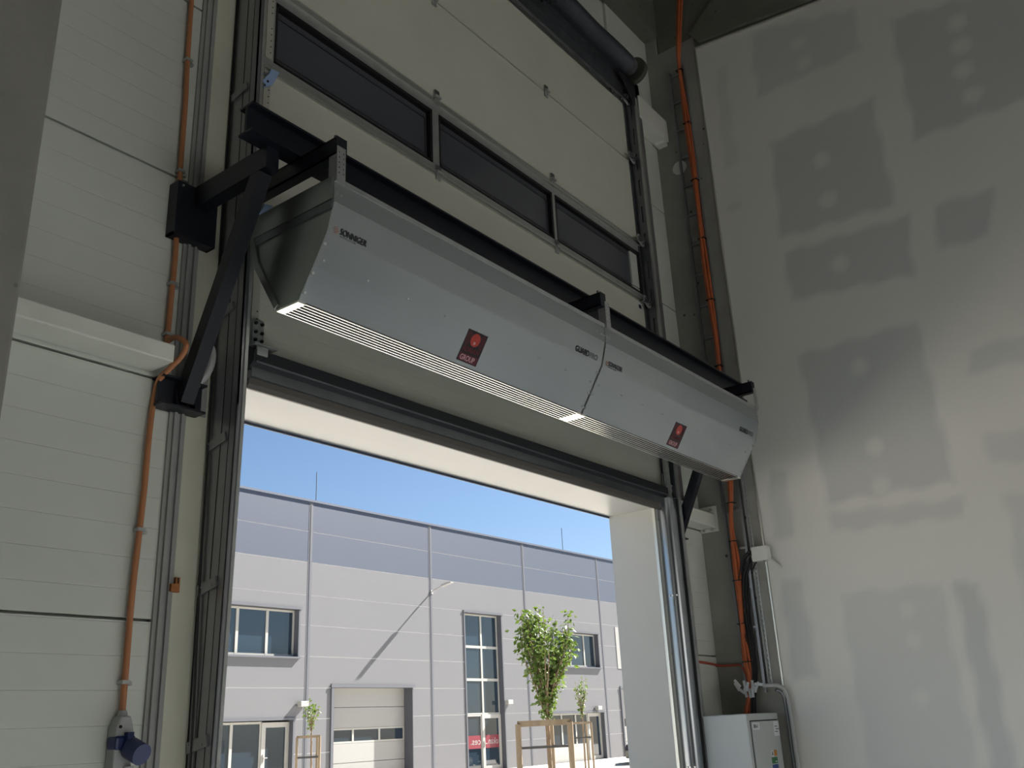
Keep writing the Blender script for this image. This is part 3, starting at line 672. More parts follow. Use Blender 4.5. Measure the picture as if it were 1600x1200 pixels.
bx('approval_label', M['label'], dn, 5.60, 5.66, YD - .0015, YD, 4.43, 4.49)
bx('label_print', M['ink'], dn, 5.612, 5.65, YD - .0025, YD - .0014, 4.445, 4.475)

# ---- door tracks
tl = empty('door_track', (2.13, -0.06, 0), 'dark galvanised vertical door track beside the cream post', 'door track')
bm = NB()
FS = lambda z: -0.132 - 0.010 * min(1, z / 1.5) - 0.033 * max(0, min(1, (z - 1.5) / 1.3))   # the track leans a little into the hall
def lean(bm, x0, x1, ya, yb, absolute=False):
    zs = (0.0, 1.5, 2.8, 6.45); R_ = []
    for z in zs:
        f = FS(z); a_ = f + ya if ya is not None else 0.0; b_ = f + yb
        R_.append([bm.verts.new((x, y, z)) for x, y in ((x0, a_), (x1, a_), (x1, b_), (x0, b_))])
    for i in range(3):
        for k in range(4): bm.faces.new((R_[i][k], R_[i][(k + 1) % 4], R_[i + 1][(k + 1) % 4], R_[i + 1][k]))
    bm.faces.new(R_[0][::-1]); bm.faces.new(R_[-1])
lean(bm, 2.060, 2.066, None, 0.0); lean(bm, 2.060, 2.090, 0.006, 0.0)
obj('side_plate', bm, M['track'], tl)
bm = NB(); lean(bm, 2.078, 2.092, -0.0005, -0.006); obj('front_flange', bm, M['galv'], tl)
bm = NB(); lean(bm, 2.0590, 2.060, 0.088, 0.084); lean(bm, 2.0590, 2.060, 0.040, 0.038); obj('track_slot', bm, M['dark'], tl)
bx('edge_gap', M['dark'], tl, 2.057, 2.060, -0.0075, 0.0, 0.0, 6.45)
bx('roller_channel', M['galv'], tl, 2.095, 2.135, -0.075, -0.068, 0.0, 6.45)
for z in (0.5, 1.60, 2.13, 2.67, 3.21, 4.26, 4.87, 5.6):
    bm = NB(); bar(bm, (2.056, -0.006, z - .012), (2.056, -0.120, z + .012), 0.008, 0.038)
    b = obj('track_bracket', bm, M['track'], tl)
    bm = NB()
    for yy in (-0.022, -0.035, -0.095): tube(bm, [(2.049, yy, z), (2.053, yy, z)], 0.004, 6)
    obj('bolt', bm, M['galv'], b)
bm = NB(); pts = smooth_path([(2.053, -0.012, 6.3), (2.051, -0.012, 4.2), (2.050, -0.012, 3.7), (2.052, -0.013, 3.3), (2.050, -.025, 2.2), (2.052, -.038, 1.7), (2.050, -.045, 1.2)], 4); tube(bm, pts, 0.004, 6)
o = obj('thin_black_cable', bm, M['cable_black'], None); tag(o, 'thin black cable running down the edge of the left door track', 'cable')

tr = empty('door_track', (5.68, -0.06, 0), 'shiny rounded galvanised door track beside the pale lining', 'door track')
bm = NB(); arc = [(5.606 + 0.0, 0.0), (5.606, -0.035)] + [(5.606 + .055 * (1 - math.cos(t)), -0.035 - .063 * math.sin(t)) for t in [math.radians(a) for a in (15, 30, 45, 60, 75, 90)]] + [(5.70, -0.098), (5.70, 0.0)]
prism(bm, arc, 'z', 0, 3.02); obj('lower_cover', bm, M['cover'], tr, smooth=True)
bx('front_flange', M['galv'], tr, (5.715, 5.745, -0.115, -0.100, 0.0, 6.30), (5.741, 5.746, -0.115, 0.0, 0.0, 6.30))
bx('track_slot', M['dark'], tr, 5.700, 5.716, -0.106, -0.004, 0.0, 3.02)
rs = [(-0.10, -0.02, 3.02, 6.40)]
for k in range(13): rs = subtract(rs, (-0.075, -0.060, 3.30 + k * .235, 3.44 + k * .235))
bm = NB()
for y0, y1, z0, z1 in rs: box(bm, 5.722, 5.734, y0, y1, z0, z1)
obj('upper_web', bm, M['galv_dark'], tr)
bx('upper_flange', M['track'], tr, 5.735, 5.80, -0.112, -0.102, 3.02, 6.45)
bx('top_angle', M['galv'], tr, (5.655, 5.70, -0.06, -0.05, 3.02, 3.30), (5.66, 5.665, -.09, -.05, 3.02, 3.3))
for z in (0.4, 1.33, 2.37):
    bm = NB()
    for yy, xx in ((-0.03, 5.604), (-0.05, 5.606), (-0.075, 5.620)): tube(bm, [(xx - .006, yy, z), (xx + .004, yy, z)], 0.006, 6)
    obj('bolt', bm, M['alu'], tr)
    bx('track_clip', M['galv'], tr, 5.744, 5.757, -0.114, -0.02, z - .02, z + .02)

# ---- spring shaft above the door
hd = bx('header_rail', M['galv_dark'], None, (2.1, 5.81, -0.060, -0.045, 6.28, 6.47), (2.1, 5.81, -0.095, -0.045, 6.462, 6.474), (2.1, 5.81, -0.075, -0.045, 6.36, 6.372))
tag(hd, 'long dark steel header rail above the door leaf', 'rail')
sp = empty('torsion_spring_shaft', (5.0, -0.15, 6.51), 'dark torsion spring shaft with cable drum above the door', 'spring shaft')
bm = NB(); tube(bm, [(2.3, -0.15, 6.51), (5.76, -0.15, 6.51)], 0.014, 10); obj('shaft', bm, M['galv_dark'], sp, smooth=True)
bm = NB(); n = 150; prev = [(4.55 + 1.0 * k / n, 0.074 + 0.003 * math.cos(k * math.pi)) for k in range(n + 1)]
tube(bm, [(a, -0.15 + .004 * math.sin(a * 9), 6.51) for a, r_ in prev], [r_ for a, r_ in prev], 20); obj('spring', bm, mat('spring_steel', (0.08, 0.09, 0.11), 0.45, metal=.6, bump=.4, bscale=30), sp, smooth=True)
bm = NB(); tube(bm, [(4.44, -0.15, 6.51), (4.56, -0.15, 6.51)], [0.07, 0.082], 14)
for k in range(10):
    an = k * .628; tube(bm, [(4.48, -0.15 + .07 * math.cos(an), 6.51 + .07 * math.sin(an)), (4.52, -0.15 + .09 * math.cos(an), 6.51 + .09 * math.sin(an))], 0.012, 6)
obj('spring_plug', bm, M['rubber'], sp)
bm = NB(); tube(bm, [(5.55, -0.15, 6.51), (5.62, -0.15, 6.51)], [.076, .070], 20); obj('spring_collar', bm, M['galv_dark'], sp)
bm = NB(); tube(bm, [(5.655, -0.15, 6.51), (5.70, -0.15, 6.51)], 0.112, 28); d = obj('cable_drum', bm, mat('drum_disc', (0.10, 0.10, 0.085), 0.5, metal=.4), sp)
bm = NB(); tube(bm, [(5.63, -0.15, 6.51), (5.66, -0.15, 6.51)], 0.03, 12); tube(bm, [(5.648, -0.165, 6.545), (5.656, -0.165, 6.545)], 0.009, 8); obj('drum_hub', bm, M['galv'], d)
bm = NB(); prism(bm, [(5.48, 6.46), (5.80, 6.46), (5.80, 6.25), (5.72, 6.22)], 'y', -0.112, -0.100); o = obj('shaft_bearing_plate', bm, M['rubber'], sp)

# ================================================================== STEEL SUPPORT FRAME
sf = empty('steel_support_frame', (3.9, -0.3, 2.77), 'black painted steel frame carrying both air curtains above the door', 'steel frame')
def ibeam_x(bm, x0, x1, y0, y1, z0, z1, tf=0.010, tw=0.012):
    ym = (y0 + y1) / 2; box(bm, x0, x1, y0, y1, z0, z0 + tf); box(bm, x0, x1, y0, y1, z1 - tf, z1); box(bm, x0, x1, ym - tw / 2, ym + tw / 2, z0 + tf, z1 - tf)
bm = NB(); ibeam_x(bm, 1.787, 6.10, -0.540, -0.462, 3.706, 3.832); obj('long_beam', bm, M['black'], sf)
def hbeam_y(bm, x0, x1, y0, y1, z0, z1, tf=0.008, tw=0.008):
    xm = (x0 + x1) / 2; box(bm, x0, x1, y0, y1, z0, z0 + tf); box(bm, x0, x1, y0, y1, z1 - tf, z1); box(bm, xm - tw / 2, xm + tw / 2, y0, y1, z0 + tf, z1 - tf)
for x0 in (1.885, 5.765):
    bm = NB(); box(bm, x0, x0 + 0.058, -0.505, -0.062, 3.612, 3.7055); obj('cantilever_arm', bm, M['black'], sf)
    # wall bracket of the arm
    bm = NB(); a, b = x0 - 0.078, x0 + 0.108
    box(bm, a, b, -0.060, -0.052, 3.470, 3.705); box(bm, a, b, -0.008, 0.0, 3.470, 3.705); box(bm, a + .0, a + .008, -0.052, -0.008, 3.470, 3.705); box(bm, b - .008, b, -0.052, -0.008, 3.470, 3.705); box(bm, a, b, -0.055, -0.005, 3.470, 3.478)
    box(bm, a + .004, b - .004, -0.052, -0.008, 3.69, 3.70)
    w_ = obj('wall_bracket', bm, M['black'], sf)
    bm = NB()
    for xx in (a + .02, b - .02): tube(bm, [(xx, -0.068, 3.686), (xx, -0.06, 3.686)], 0.005, 6)
    obj('bolt', bm, M['galv'], w_)
    # brace and lower bracket
    bm = NB(); bar(bm, (x0 + 0.026, -0.050, 2.80), (x0 + 0.028, -0.447, 3.618), 0.054, 0.058); obj('brace', bm, M['black'], sf)
    bm = NB(); ibeam_x(bm, a, b, -0.075, -0.0, 2.765, 2.880, 0.008, 0.010)
    l_ = obj('brace_bracket', bm, M['black'], sf)
    if x0 < 3: bx('backing_plate', M['flash'], sf, 1.945, 2.038, -0.014, -0.006, 2.775, 2.985, bevel=.004)
    for gx in (x0 - 0.012, x0 + 0.062):
        bm = NB(); prism(bm, [(-0.075, 2.773), (-0.003, 2.773), (-0.003, 2.90), (-0.03, 2.90)], 'x', gx, gx + 0.005); obj('gusset', bm, M['black'], l_)
for k, x0 in enumerate((2.020, 3.838, 5.705)):
    bm = NB(); hbeam_y(bm, x0, x0 + 0.046, -0.738, -0.262, 3.632, 3.7055, .006, .008); box(bm, x0, x0 + .005, -0.738, -0.262, 3.632, 3.7055)
    box(bm, x0 - .001, x0 + .050, -0.742, -0.738, 3.632, 3.708)
    c_ = obj('cross_arm', bm, M['black'], sf)
    bm = NB(); tube(bm, [(x0 + .012, -0.72, 3.70), (x0 + .012, -0.72, 3.722)], 0.006, 6); obj('bolt_end', bm, M['galv_dark'], c_)

# ================================================================== AIR CURTAINS
PF = [(-0.730, 3.533), (-0.731, 3.432), (-0.714, 3.373), (-0.697, 3.315), (-0.628, 3.205), (-0.554, 3.092)]
PB = [(-0.430, 3.092), (-0.295, 3.310), (-0.257, 3.431), (-0.254, 3.533)]
def curtain(x0, x1, label):
    t = empty('air_curtain', ((x0 + x1) / 2, -0.5, 3.09), label, 'air curtain', 'air curtains hung end to end above the door')
    a, b = x0 + 0.004, x1 - 0.002
    def sheet(name, pts, m, th=0.004, bev=0.0, xa=a, xb=b):
        n = len(pts); ins = []
        for i, p in enumerate(pts):
            q0 = Vector(pts[max(i - 1, 0)]); q1 = Vector(pts[min(i + 1, n - 1)]); d = (q1 - q0).normalized(); nn = Vector((-d.y, d.x)); 
            ins.append((p[0] + nn.x * th, p[1] + nn.y * th))
        bm = NB(); prism(bm, list(pts) + ins[::-1], 'x', xa, xb); return obj(name, bm, m, t, smooth=False)
    sheet('top_flange', PF[0:2], M['silver_flange'])
    bx('flange_lip', M['galv'], t, a, b, -0.736, -0.729, 3.516, 3.535)
    sheet('front_panel', PF[1:4], M['silver'])
    lw = sheet('lower_front_panel', PF[3:], M['silver'])
    sheet('rear_panel', PB, M['silver_side'])
    bx('top_panel', M['silver_side'], t, a, b, -0.730, -0.254, 3.520, 3.526)
    for (s0, s1) in ((x0, x0 + 0.004), (x1 - 0.006, x1 - 0.002)):
        bm = NB(); prism(bm, PF + PB, 'x', s0, s1); sp_ = obj('side_panel', bm, M['silver_side'], t)
        if s0 == x0:   # folded rim
            fx0, fx1 = x0 - 0.010, x0
            bm = NB(); prism(bm, [(-0.730, 3.533), (-0.728, 3.440), (-0.258, 3.44), (-0.254, 3.533)], 'x', fx0, fx1); obj('side_top_band', bm, M['silver_side'], sp_)
            bm = NB(); prism(bm, [(-0.430, 3.092), (-0.295, 3.310), (-0.257, 3.44), (-0.285, 3.44), (-0.322, 3.32), (-0.450, 3.105)], 'x', fx0, fx1); obj('side_rear_rim', bm, M['silver_side'], sp_)
            bm = NB(); prism(bm, [(-0.258, 3.44), (-0.730, 3.437), (-0.727, 3.405), (-0.285, 3.405)], 'x', fx0 + .003, fx1); obj('side_band_fold', bm, M['galv_dark'], sp_)
    # outlet: end caps and blades
    for c0, c1 in ((x0, x0 + 0.034), (x1 - 0.034, x1)):
        bm = NB(); prism(bm, [(-0.554, 3.092), (-0.552, 3.084), (-0.432, 3.084), (-0.430, 3.092)], 'x', c0, c1); obj('outlet_end_cap', bm, M['blade'], t)
    for k in range(7):
        y = -0.5510 + k * (0.118 / 6)
        bm = NB(); box(bm, a + .02, b - .02, y - 0.0022, y + 0.0022, 3.085, 3.088); obj('outlet_blade', bm, M['blade'], t)
    bx('outlet_back', M['dark'], t, a + .01, b - .01, -0.553, -0.43, 3.098, 3.104)
    # rivets down both ends and along the front
    up = Vector((0, 0.143, 0.223)).normalized()
    def on(s, o=0.003): # point on lower front, s = distance below the bend
        y = -0.554 - (3.092 - 3.315) * 0; f = s; return None
    def lowpt(z): k = (3.315 - z) / .223; return -0.697 + .143 * k
    bm = NB(); nrm = Vector((0, -.842, -.540))
    for x in [x0 + .035 + .2215 * k for k in range(int((x1 - x0) / .2215) + 1)]:
        p = Vector((x, lowpt(3.233), 3.233)); tube(bm, [p, p + nrm * .004], 0.005, 6)
    for x in (x0 + .010, x1 - .012):
        for z in (3.281, 3.185, 3.12):
            p = Vector((x, lowpt(z), z)); tube(bm, [p, p + nrm * .006], 0.007, 6)
    for x in (x0 + .012, x0 + .036, x1 - .034, x1 - .010, x1 - .08):
        tube(bm, [(x, -.7305, 3.468), (x, -.735, 3.468)], 0.0045, 6)
    obj('rivet', bm, M['galv'], t)
    # hangers
    for hx in ((x0 + 0.000, x0 + 0.042), ):
        rs = [(hx[0], hx[1], 3.515, 3.664)]
        for k in range(5):
            for q in (hx[0] + .008, hx[1] - .012): rs = subtract(rs, (q, q + .005, 3.548 + k * .022, 3.555 + k * .022))
        bm = NB()
        for r in rs: box(bm, r[0], r[1], -0.745, -0.740, r[2], r[3])
        box(bm, hx[0], hx[0] + .003, -0.74, -0.700, 3.515, 3.63)
        obj('hanger_strap', bm, M['galv'], t)
    return t
c1 = curtain(2.020, 3.866, 'silver air curtain with red-black sticker, nearer the black wall brackets, its end panel visible')
c2 = curtain(3.872, 5.765, 'silver air curtain nearer the gypsum wall, butted against the other one')
for t, x in ((c2, 5.722),):
    rs = [(x, x + .042, 3.515, 3.664)]
    for k in range(5):
        for q in (x + .008, x + .030): rs = subtract(rs, (q, q + .005, 3.548 + k * .022, 3.555 + k * .022))
    bm = NB()
    for r in rs: box(bm, r[0], r[1], -0.745, -0.740, r[2], r[3])
    obj('hanger_strap', bm, M['galv'], t)
NF2 = Vector((0, -.033, .117)).normalized()
NLO = Vector((0, -.143, .223)).normalized()
def upper_pt(x, z, off=0.002):
    # the short bent panel between z 3.385 and 3.315
    k = (3.432 - z) / .117; return Vector((x, -0.731 + 0.034 * k - off, z - off * .3))
UU = (Vector((0, -0.731, 3.432)) - Vector((0, -0.697, 3.315))).normalized()
def logo(t, xa, size, word_x, g0, g1):
    mt = lambda x, z: plane_mtx(upper_pt(x, z, 0.0025), (1, 0, 0), UU)
    # sunburst mark
    bm = NB(); c = upper_pt(xa + .013, 3.338, .0022)
    for k in range(9):
        an = k * math.tau / 9
        for r0, r1 in ((.004, .008), (.010, .014)):
            p = c + Vector((1, 0, 0)) * math.cos(an) * r0 + UU * math.sin(an) * r0; q = c + Vector((1, 0, 0)) * math.cos(an) * r1 + UU * math.sin(an) * r1
            bar(bm, p, q, .0016, .0008, Vector((1, 0, 0)).cross(UU).cross(q - p))
    obj('sun_mark', bm, M['ink_orange'], t)
    text_obj('maker_lettering', 'SONNIGER', size, mt(word_x, 3.330), M['ink'], t, offset=size * .010, sx=.80)
    text_obj('small_lettering', 'H E A T I N G   S Y S T E M S', size * .20, mt(word_x + .004, 3.3215), M['ink_grey'], t, offset=0.0, sx=.95)
    text_obj('model_lettering', 'GUARD', .041, mt(g0, 3.326), M['ink'], t, offset=.0006, sx=.86)
    text_obj('model_lettering', 'PRO', .041, mt(g1, 3.326), M['ink_grey'], t, offset=-.0006, sx=.86)
logo(c1, 2.046, .0335, 2.078, 3.622, 3.752); logo(c2, 3.898, .0335, 3.924, 5.503, 5.635)
def sticker(t, x0, x1, lab):
    zt, zb = 3.227, 3.106; L = (zt - zb) / NLO.z; W = x1 - x0; nn = Vector((1, 0, 0)).cross(NLO)
    yb = -0.697 + .143 * (3.315 - zb) / .223; O = Vector((x0, yb, zb)) + nn * .001
    def q(bm, a0, a1, b0, b1, h):
        vs = [bm.verts.new(O + Vector((1, 0, 0)) * a + NLO * b + nn * hh) for a in (a0, a1) for b in (b0, b1) for hh in (h - .0006, h)]
        for f in ((0, 1, 3, 2), (4, 6, 7, 5), (0, 4, 5, 1), (2, 3, 7, 6), (0, 2, 6, 4), (1, 5, 7, 3)): bm.faces.new([vs[i] for i in f])
    s = empty('logo_sticker', O, lab, 'sticker', 'square logo stickers on the air curtains')
    bm = NB(); q(bm, 0, W, 0, L, .0006); obj('sticker_base', bm, M['st_black'], s)
    bm = NB(); q(bm, 0.003, W - .003, 0.003, L * .27, .0012); obj('lower_band', bm, M['st_maroon'], s)
    cc = O + Vector((1, 0, 0)) * W * .5 + NLO * L * .74
    # concentric arcs and red ball
    bm = NB()
    for r in (.036, .042, .048, .054, .060):
        for sg in (0, math.pi):
            pr_ = None
            for k in range(9):
                an = sg + math.radians(-38 + 76 * k / 8); p = cc + Vector((1, 0, 0)) * math.cos(an) * r + NLO * math.sin(an) * r + nn * .0008
                if pr_ is not None: bar(bm, pr_, p, .0022, .0006, nn.cross(p - pr_))
                pr_ = p
    obj('arc_lines', bm, M['st_dkred'], s)
    bm = NB(); tube(bm, [cc, cc + nn * .0012], .030, 28); obj('red_disc', bm, M['st_red'], s)
    bm = NB(); tube(bm, [cc - NLO * .014 + nn * .001, cc - NLO * .014 + nn * .0018], .007, 12); obj('highlight_dot', bm, M['st_pink'], s)
    text_obj('sticker_word', 'ADRIAN', .032, plane_mtx(O + Vector((1, 0, 0)) * .008 + NLO * (L * .33) + nn * .0014, (1, 0, 0), NLO), M['st_dkred'], s, offset=.0006, sx=.92)
    text_obj('sticker_word', 'GROUP', .034, plane_mtx(O + Vector((1, 0, 0)) * .012 + NLO * (L * .06) + nn * .0018, (1, 0, 0), NLO), M['st_pink'], s, offset=.0004, sx=.82)
sticker(c1, 2.881, 3.011, 'red and black logo sticker nearer the black wall brackets'); sticker(c2, 4.742, 4.877, 'red and black logo sticker on the curtain nearer the gypsum wall')

# ================================================================== SERVICES, LEFT SIDE
def cable(name, pts, r, m, label, cat, n=6, seg=8, group=None):
    bm = NB(); tube(bm, smooth_path(pts, n), r, seg); o = obj(name, bm, m, None, smooth=True); return tag(o, label, cat, group)
ct = empty('orange_conduit', (1.82, -0.02, 1.7), 'long orange-brown conduit clipped down the white panels beside the wide column', 'conduit')
bm = NB(); tube(bm, smooth_path([(1.817, -.02, 5.2), (1.819, -.02, 4.628), (1.825, -.02, 4.294), (1.832, -.02, 4.105), (1.835, -.02, 3.781), (1.838, -.02, 3.6), (1.846, -.02, 3.394), (1.844, -.02, 3.228), (1.842, -.02, 3.045), (1.836, -.02, 2.985)], 5), 0.0105, 10); obj('upper_run', bm, M['conduit'], ct, smooth=True)
bm = NB(); tube(bm, smooth_path([(1.842, -.02, 3.03), (1.826, -.10, 3.02), (1.838, -.150, 2.985), (1.832, -.145, 2.94), (1.818, -.10, 2.90), (1.814, -.035, 2.865), (1.814, -.014, 2.81), (1.808, -.016, 2.741), (1.803, -.02, 2.629), (1.803, -.02, 2.464), (1.799, -.02, 2.304), (1.793, -.02, 2.085), (1.795, -.02, 1.856), (1.796, -.02, 1.706)], 6), 0.0105, 10); obj('lower_run', bm, M['conduit'], ct, smooth=True)
for x, z in ((1.827, 4.313), (1.837, 3.773), (1.845, 3.273), (1.842, 3.06), (1.800, 2.309), (1.794, 1.803)):
    bm = NB(); box(bm, x - .015, x + .015, -0.034, 0.0, z - .006, z + .006); box(bm, x + .012, x + .030, -0.018, 0.0, z - .010, z + .002); obj('pipe_clip', bm, M['galv'], ct)
so_ = empty('power_socket', (1.795, -0.05, 1.5), 'grey industrial wall socket with a round blue lid at the conduit end', 'socket')
bm = NB(); prism(bm, [(1.762, 1.52), (1.762, 1.662), (1.777, 1.698), (1.812, 1.698), (1.824, 1.655), (1.826, 1.52)], 'y', -0.052, 0.0); obj('housing', bm, M['grey_plastic'], so_, bevel=.006)
bm = NB(); tube(bm, [(1.795, -.025, 1.695), (1.795, -.025, 1.715)], [.018, .013], 10); obj('gland', bm, M['grey_plastic'], so_, smooth=True)
bm = NB(); box(bm, 1.759, 1.829, -0.062, -0.005, 1.595, 1.638); obj('blue_collar', bm, M['blue_plastic'], so_, bevel=.008)
bm = NB(); tube(bm, [(1.812, -.060, 1.600), (1.820, -.115, 1.578)], [.034, .034], 20); lid = obj('blue_lid', bm, M['blue_plastic'], so_, smooth=True)
bm = NB(); box(bm, 1.790, 1.812, -.075, -.055, 1.615, 1.648); obj('lid_hinge', bm, M['blue_plastic'], lid)
bm = NB(); tube(bm, [(1.815, -.045, 1.50), (1.815, -.045, 1.545)], .022, 12); obj('lower_gland', bm, M['grey_plastic'], so_, smooth=True)
bm = NB(); tube(bm, [(1.775, -.056, 1.665), (1.775, -.050, 1.665)], .005, 8); obj('screw', bm, M['dark'], so_)
cable('flexible_conduit', [(1.985, -.045, 3.06), (1.998, -.075, 3.03), (1.996, -.085, 2.98), (1.985, -.08, 2.93), (1.962, -.06, 2.885), (1.94, -.03, 2.86)], 0.016, M['grey_plastic'], 'short bent grey flexible conduit behind the lower black bracket', 'conduit', seg=12)
hk = empty('hook_plate', (1.952, -0.04, 2.11), 'small rusty orange hook plate on the cream post', 'bracket')
bx('plate', M['hook'], hk, 1.957, 1.974, -0.020, -0.006, 2.108, 2.160); bx('hook_foot', M['hook'], hk, 1.932, 1.958, -0.034, -0.014, 2.108, 2.134)
bx('plate_slot', M['dark'], hk, 1.963, 1.968, -0.0215, -0.020, 2.138, 2.158)

# ================================================================== SERVICES, RIGHT SIDE
ld = empty('cable_ladder', (XC - .03, -0.27, 1.8), 'tall grey cable ladder on the corner concrete column', 'cable ladder')
for y in (-0.212, -0.345):
    bm = NB(); box(bm, XC - 0.045, XC - 0.040, y - .008, y + .008, 1.75, 6.78); box(bm, XC - 0.045, XC - .005, y - .002, y + .002, 1.75, 6.78); obj('side_rail', bm, M['track'], ld)
for k in range(18):
    z = 6.73 - k * .268
    if z < 1.8: break
    bx('rung', M['track'], ld, XC - 0.030, XC - 0.016, -0.345, -0.212, z - .007, z + .007)
PTH = [(-0.427, 7.413), (-0.362, 6.976), (-0.321, 6.734), (-0.325, 6.216), (-0.329, 5.785), (-0.327, 5.315), (-0.322, 4.867), (-0.332, 4.267), (-0.325, 4.01), (-0.31, 3.6), (-0.296, 3.172), (-0.265, 2.877), (-0.262, 2.608), (-0.255, 2.39), (-0.249, 2.177), (-0.248, 1.968), (-0.258, 1.844), (-0.24, 1.74), (-.20, 1.60)]
rn = random.Random(4)
for k, (dy, dx) in enumerate(((-.013, 0), (0, -.012), (.012, -.004), (.001, .008))):
    pts = [(XC - .06 + dx + rn.uniform(-.004, .004) - (0.04 if z > 6.9 else 0), y + dy * (1.4 - .5 * (i % 3)) + rn.uniform(-.003, .003), z) for i, (y, z) in enumerate(PTH)]
    cable('orange_cable', pts, 0.0108, M['orange'], 'orange power cable in the bundle running up the cable ladder', 'cable', n=5, group='orange cables on the cable ladder')
for k, z in enumerate((6.73, 6.2, 5.66, 5.13, 4.6, 4.06, 3.03, 2.76, 2.49, 2.2, 1.95)):
    i = max(j for j in range(len(PTH)) if PTH[j][1] >= z); a, b = PTH[i], PTH[min(i + 1, len(PTH) - 1)]; f = (a[1] - z) / max(1e-6, a[1] - b[1]); y = a[0] + (b[0] - a[0]) * f
    o = bx('cable_tie', M['cable_black'], ld, XC - .085, XC - .035, y - .030, y + .028, z - .003, z + .003)
BP = [(-0.43, 2.66), (-0.37, 2.665), (-0.324, 2.602), (-0.283, 2.477), (-0.266, 2.262), (-0.275, 2.049), (-0.262, 1.844), (-0.232, 1.72), (-.22, 1.60)]
for k in range(6):
    s = (k - 2.5) * .0105
    pts = [(XC - .035 - (k % 3) * .014, y + s * (-1 if False else 1) * (1.0 if z > 2.2 else .8) - .012, z - (abs(s) if z > 2.6 else 0) + (s * 1.2 if z > 2.55 else 0)) for (y, z) in BP]
    cable('black_cable', pts, 0.0065, M['cable_black'], 'black cable in the looped bundle below the white junction box', 'cable', n=6, group='black cables below the junction box')
jb = empty('junction_box', (XC - .04, -0.44, 2.58), 'small white junction box on the edge of the gypsum wall', 'junction box')
bx('box_body', M['white_plastic'], jb, XC - 0.07, XC, -0.500, -0.385, 2.600, 2.700, bevel=0.006)
bm = NB(); tube(bm, [(XC - .02, -.49, 2.62), (XC - .012, -.56, 2.545)], .008, 8); obj('cable_stub', bm, M['white_plastic'], jb)
cable('red_cable', [(XC - .02, -.0, 1.945), (XC - .02, -.06, 1.940), (XC - .02, -.13, 1.938), (XC - .025, -.18, 1.935), (XC - .045, -.215, 1.905), (XC - .055, -.235, 1.84), (XC - .06, -.23, 1.78)], .008, M['cable_red'], 'single red cable branching sideways across the corner column', 'cable')
cable('red_cable', [(5.90, -.012, 1.965), (6.05, -.014, 1.958), (XC - .03, -.014, 1.948)], .008, M['cable_red'], 'short horizontal red cable on the white panel beside the shiny track', 'cable')
# white cable tags
rn = random.Random(9)
TG = [(-.175, 1.795, .5), (-.205, 1.77, .9), (-.24, 1.80, .1), (-.262, 1.79, -.3), (-.285, 1.80, -.1), (-.30, 1.78, .25), (-.325, 1.79, -.5), (-.345, 1.80, 1.45), (-.23, 1.755, .2), (-.265, 1.75, .05), (-.29, 1.752, .0), (-.195, 1.815, .7)]
for k, (y, z, an) in enumerate(TG):
    x = XC - .10 - .01 * (k % 4); up = Vector((0, math.sin(an), math.cos(an))); sd = Vector((0, math.cos(an), -math.sin(an)))
    p = Vector((x, y - .0, z)); bm = NB(); bar(bm, p - up * .030, p + up * .030, .018, .0015, sd)
    o = obj('cable_tag', bm, M['label'], None); tag(o, 'white paper tag tied round the cables above the grey cabinet', 'tag', 'white tags on the cables above the cabinet')
# grey conduit pipe bending down beside the cabinet
cable('grey_conduit', [(6.06, -.40, 1.788), (6.12, -.42, 1.79), (6.17, -.45, 1.785), (6.205, -.480, 1.75), (6.210, -.490, 1.66), (6.210, -.492, 1.48), (6.21, -.492, 1.28), (6.21, -.492, 0.02)], 0.013, M['grey_plastic'], 'grey plastic conduit bending down the wall beside the cabinet', 'conduit', n=8, seg=10)
cable('grey_conduit', [(6.16, -.435, 1.762), (6.195, -.460, 1.735), (6.212, -.465, 1.66), (6.212, -.466, 1.48), (6.212, -.466, 1.2), (6.212, -.466, .02)], 0.010, M['galv_dark'], 'thinner dark conduit directly behind the grey bent one', 'conduit', n=8, seg=10)
# round fixing cap on the column
bm = NB(); tube(bm, [(XC - .008, -.185, 5.865), (XC, -.185, 5.865)], .062, 24); o = obj('round_cap', bm, M['white_plastic'], None); tag(o, 'round white cap on the concrete column behind the cable ladder', 'cap')

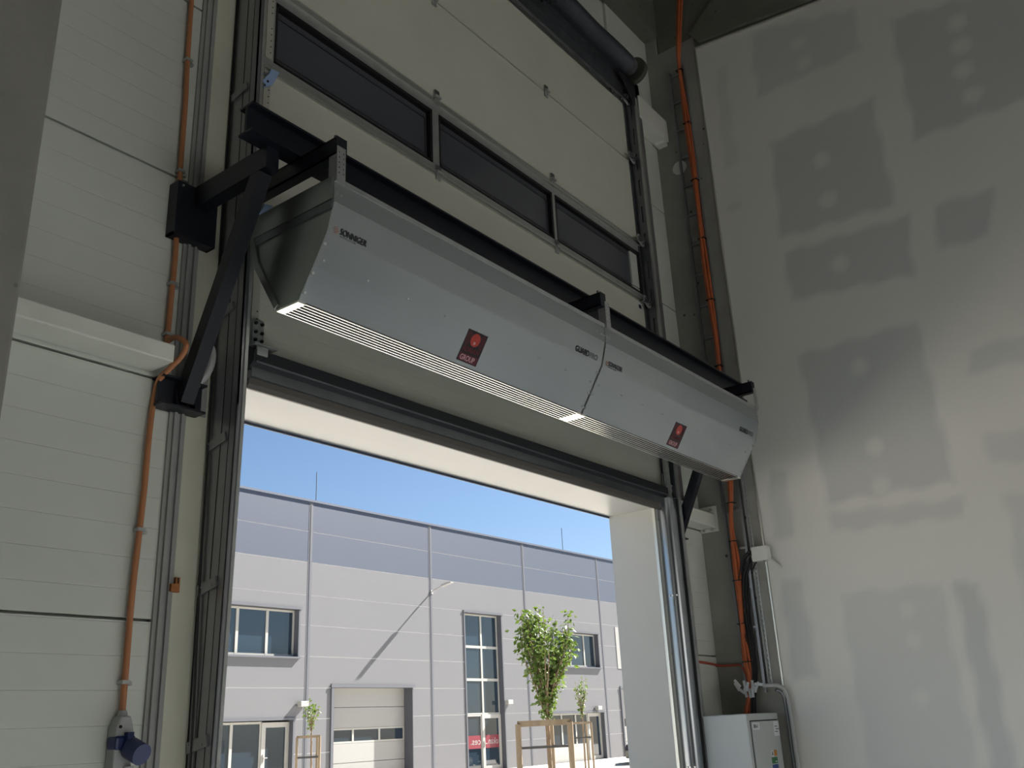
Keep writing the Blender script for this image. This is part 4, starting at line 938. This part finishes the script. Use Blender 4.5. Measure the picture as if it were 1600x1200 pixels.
# ---- distribution cabinet
X0, X1, Y0, Y1, ZT = 5.715, 6.19, -0.41, -0.105, 1.622
cb = empty('distribution_cabinet', ((X0 + X1) / 2, (Y0 + Y1) / 2, 0.0), 'grey metal electrical cabinet in the corner below the cable tags', 'cabinet')
bx('body', M['cabinet'], cb, X0, X1, Y0, Y1, 0.0, ZT, bevel=0.006)
bx('door_gap', M['dark'], cb, X0 + .034, X1 - .020, Y0 - .0015, Y0 + .001, 0.08, ZT - 0.040)
dd = bx('cabinet_door', M['cabinet'], cb, X0 + .040, X1 - .026, Y0 - .010, Y0 - .001, 0.085, ZT - 0.047, bevel=0.002)
yy = Y0 - .010
for (a0, a1, z0, z1, m_) in ((X0 + .045, X0 + .145, ZT - .095, ZT - .055, 'label'), (X1 - .115, X1 - .030, ZT - .140, ZT - .052, 'label')):
    bx('paper_label', M[m_], dd, a0, a1, yy - .0012, yy, z0, z1)
text_obj('label_print', 'RH-1', .030, plane_mtx((X0 + .058, yy - .002, ZT - .085), (1, 0, 0), (0, 0, 1)), M['ink'], dd, offset=.001)
for k in range(3): bx('label_print', M['ink_grey'], dd, X1 - .10 + .015 * (k == 1), X1 - .055 + .02 * (k == 1), yy - .0018, yy - .0010, ZT - .085 - k * .016, ZT - .080 - k * .016)
sx = 5.985
for k, (m_, m2) in enumerate((('label', 'col_orange'), ('col_green', 'col_green'), ('col_blue', 'col_blue'), ('label', 'st_pink'))):
    z = 1.365 - k * .042
    bx('warning_sticker', M[m_], dd, sx, sx + .042, yy - .0012, yy, z, z + .036)
    bx('warning_sticker', M[m2], dd, sx + .044, sx + .088, yy - .0012, yy, z, z + .036)
bm = NB(); cx_ = sx + .021; prism(bm, [(cx_ - .010, 1.37), (cx_ + .010, 1.37), (cx_ + .004, 1.395), (cx_ - .004, 1.395)], 'y', yy - .002, yy - .001); obj('sticker_symbol', bm, M['ink_grey'], dd)
for k in range(2): bx('sticker_symbol', M['label'], dd, sx + .050, sx + .080, yy - .002, yy - .001, 1.290 + k * .042, 1.294 + k * .042)
bx('door_lock', M['galv'], dd, X0 + .055, X0 + .075, yy - .012, yy, .85, .95)
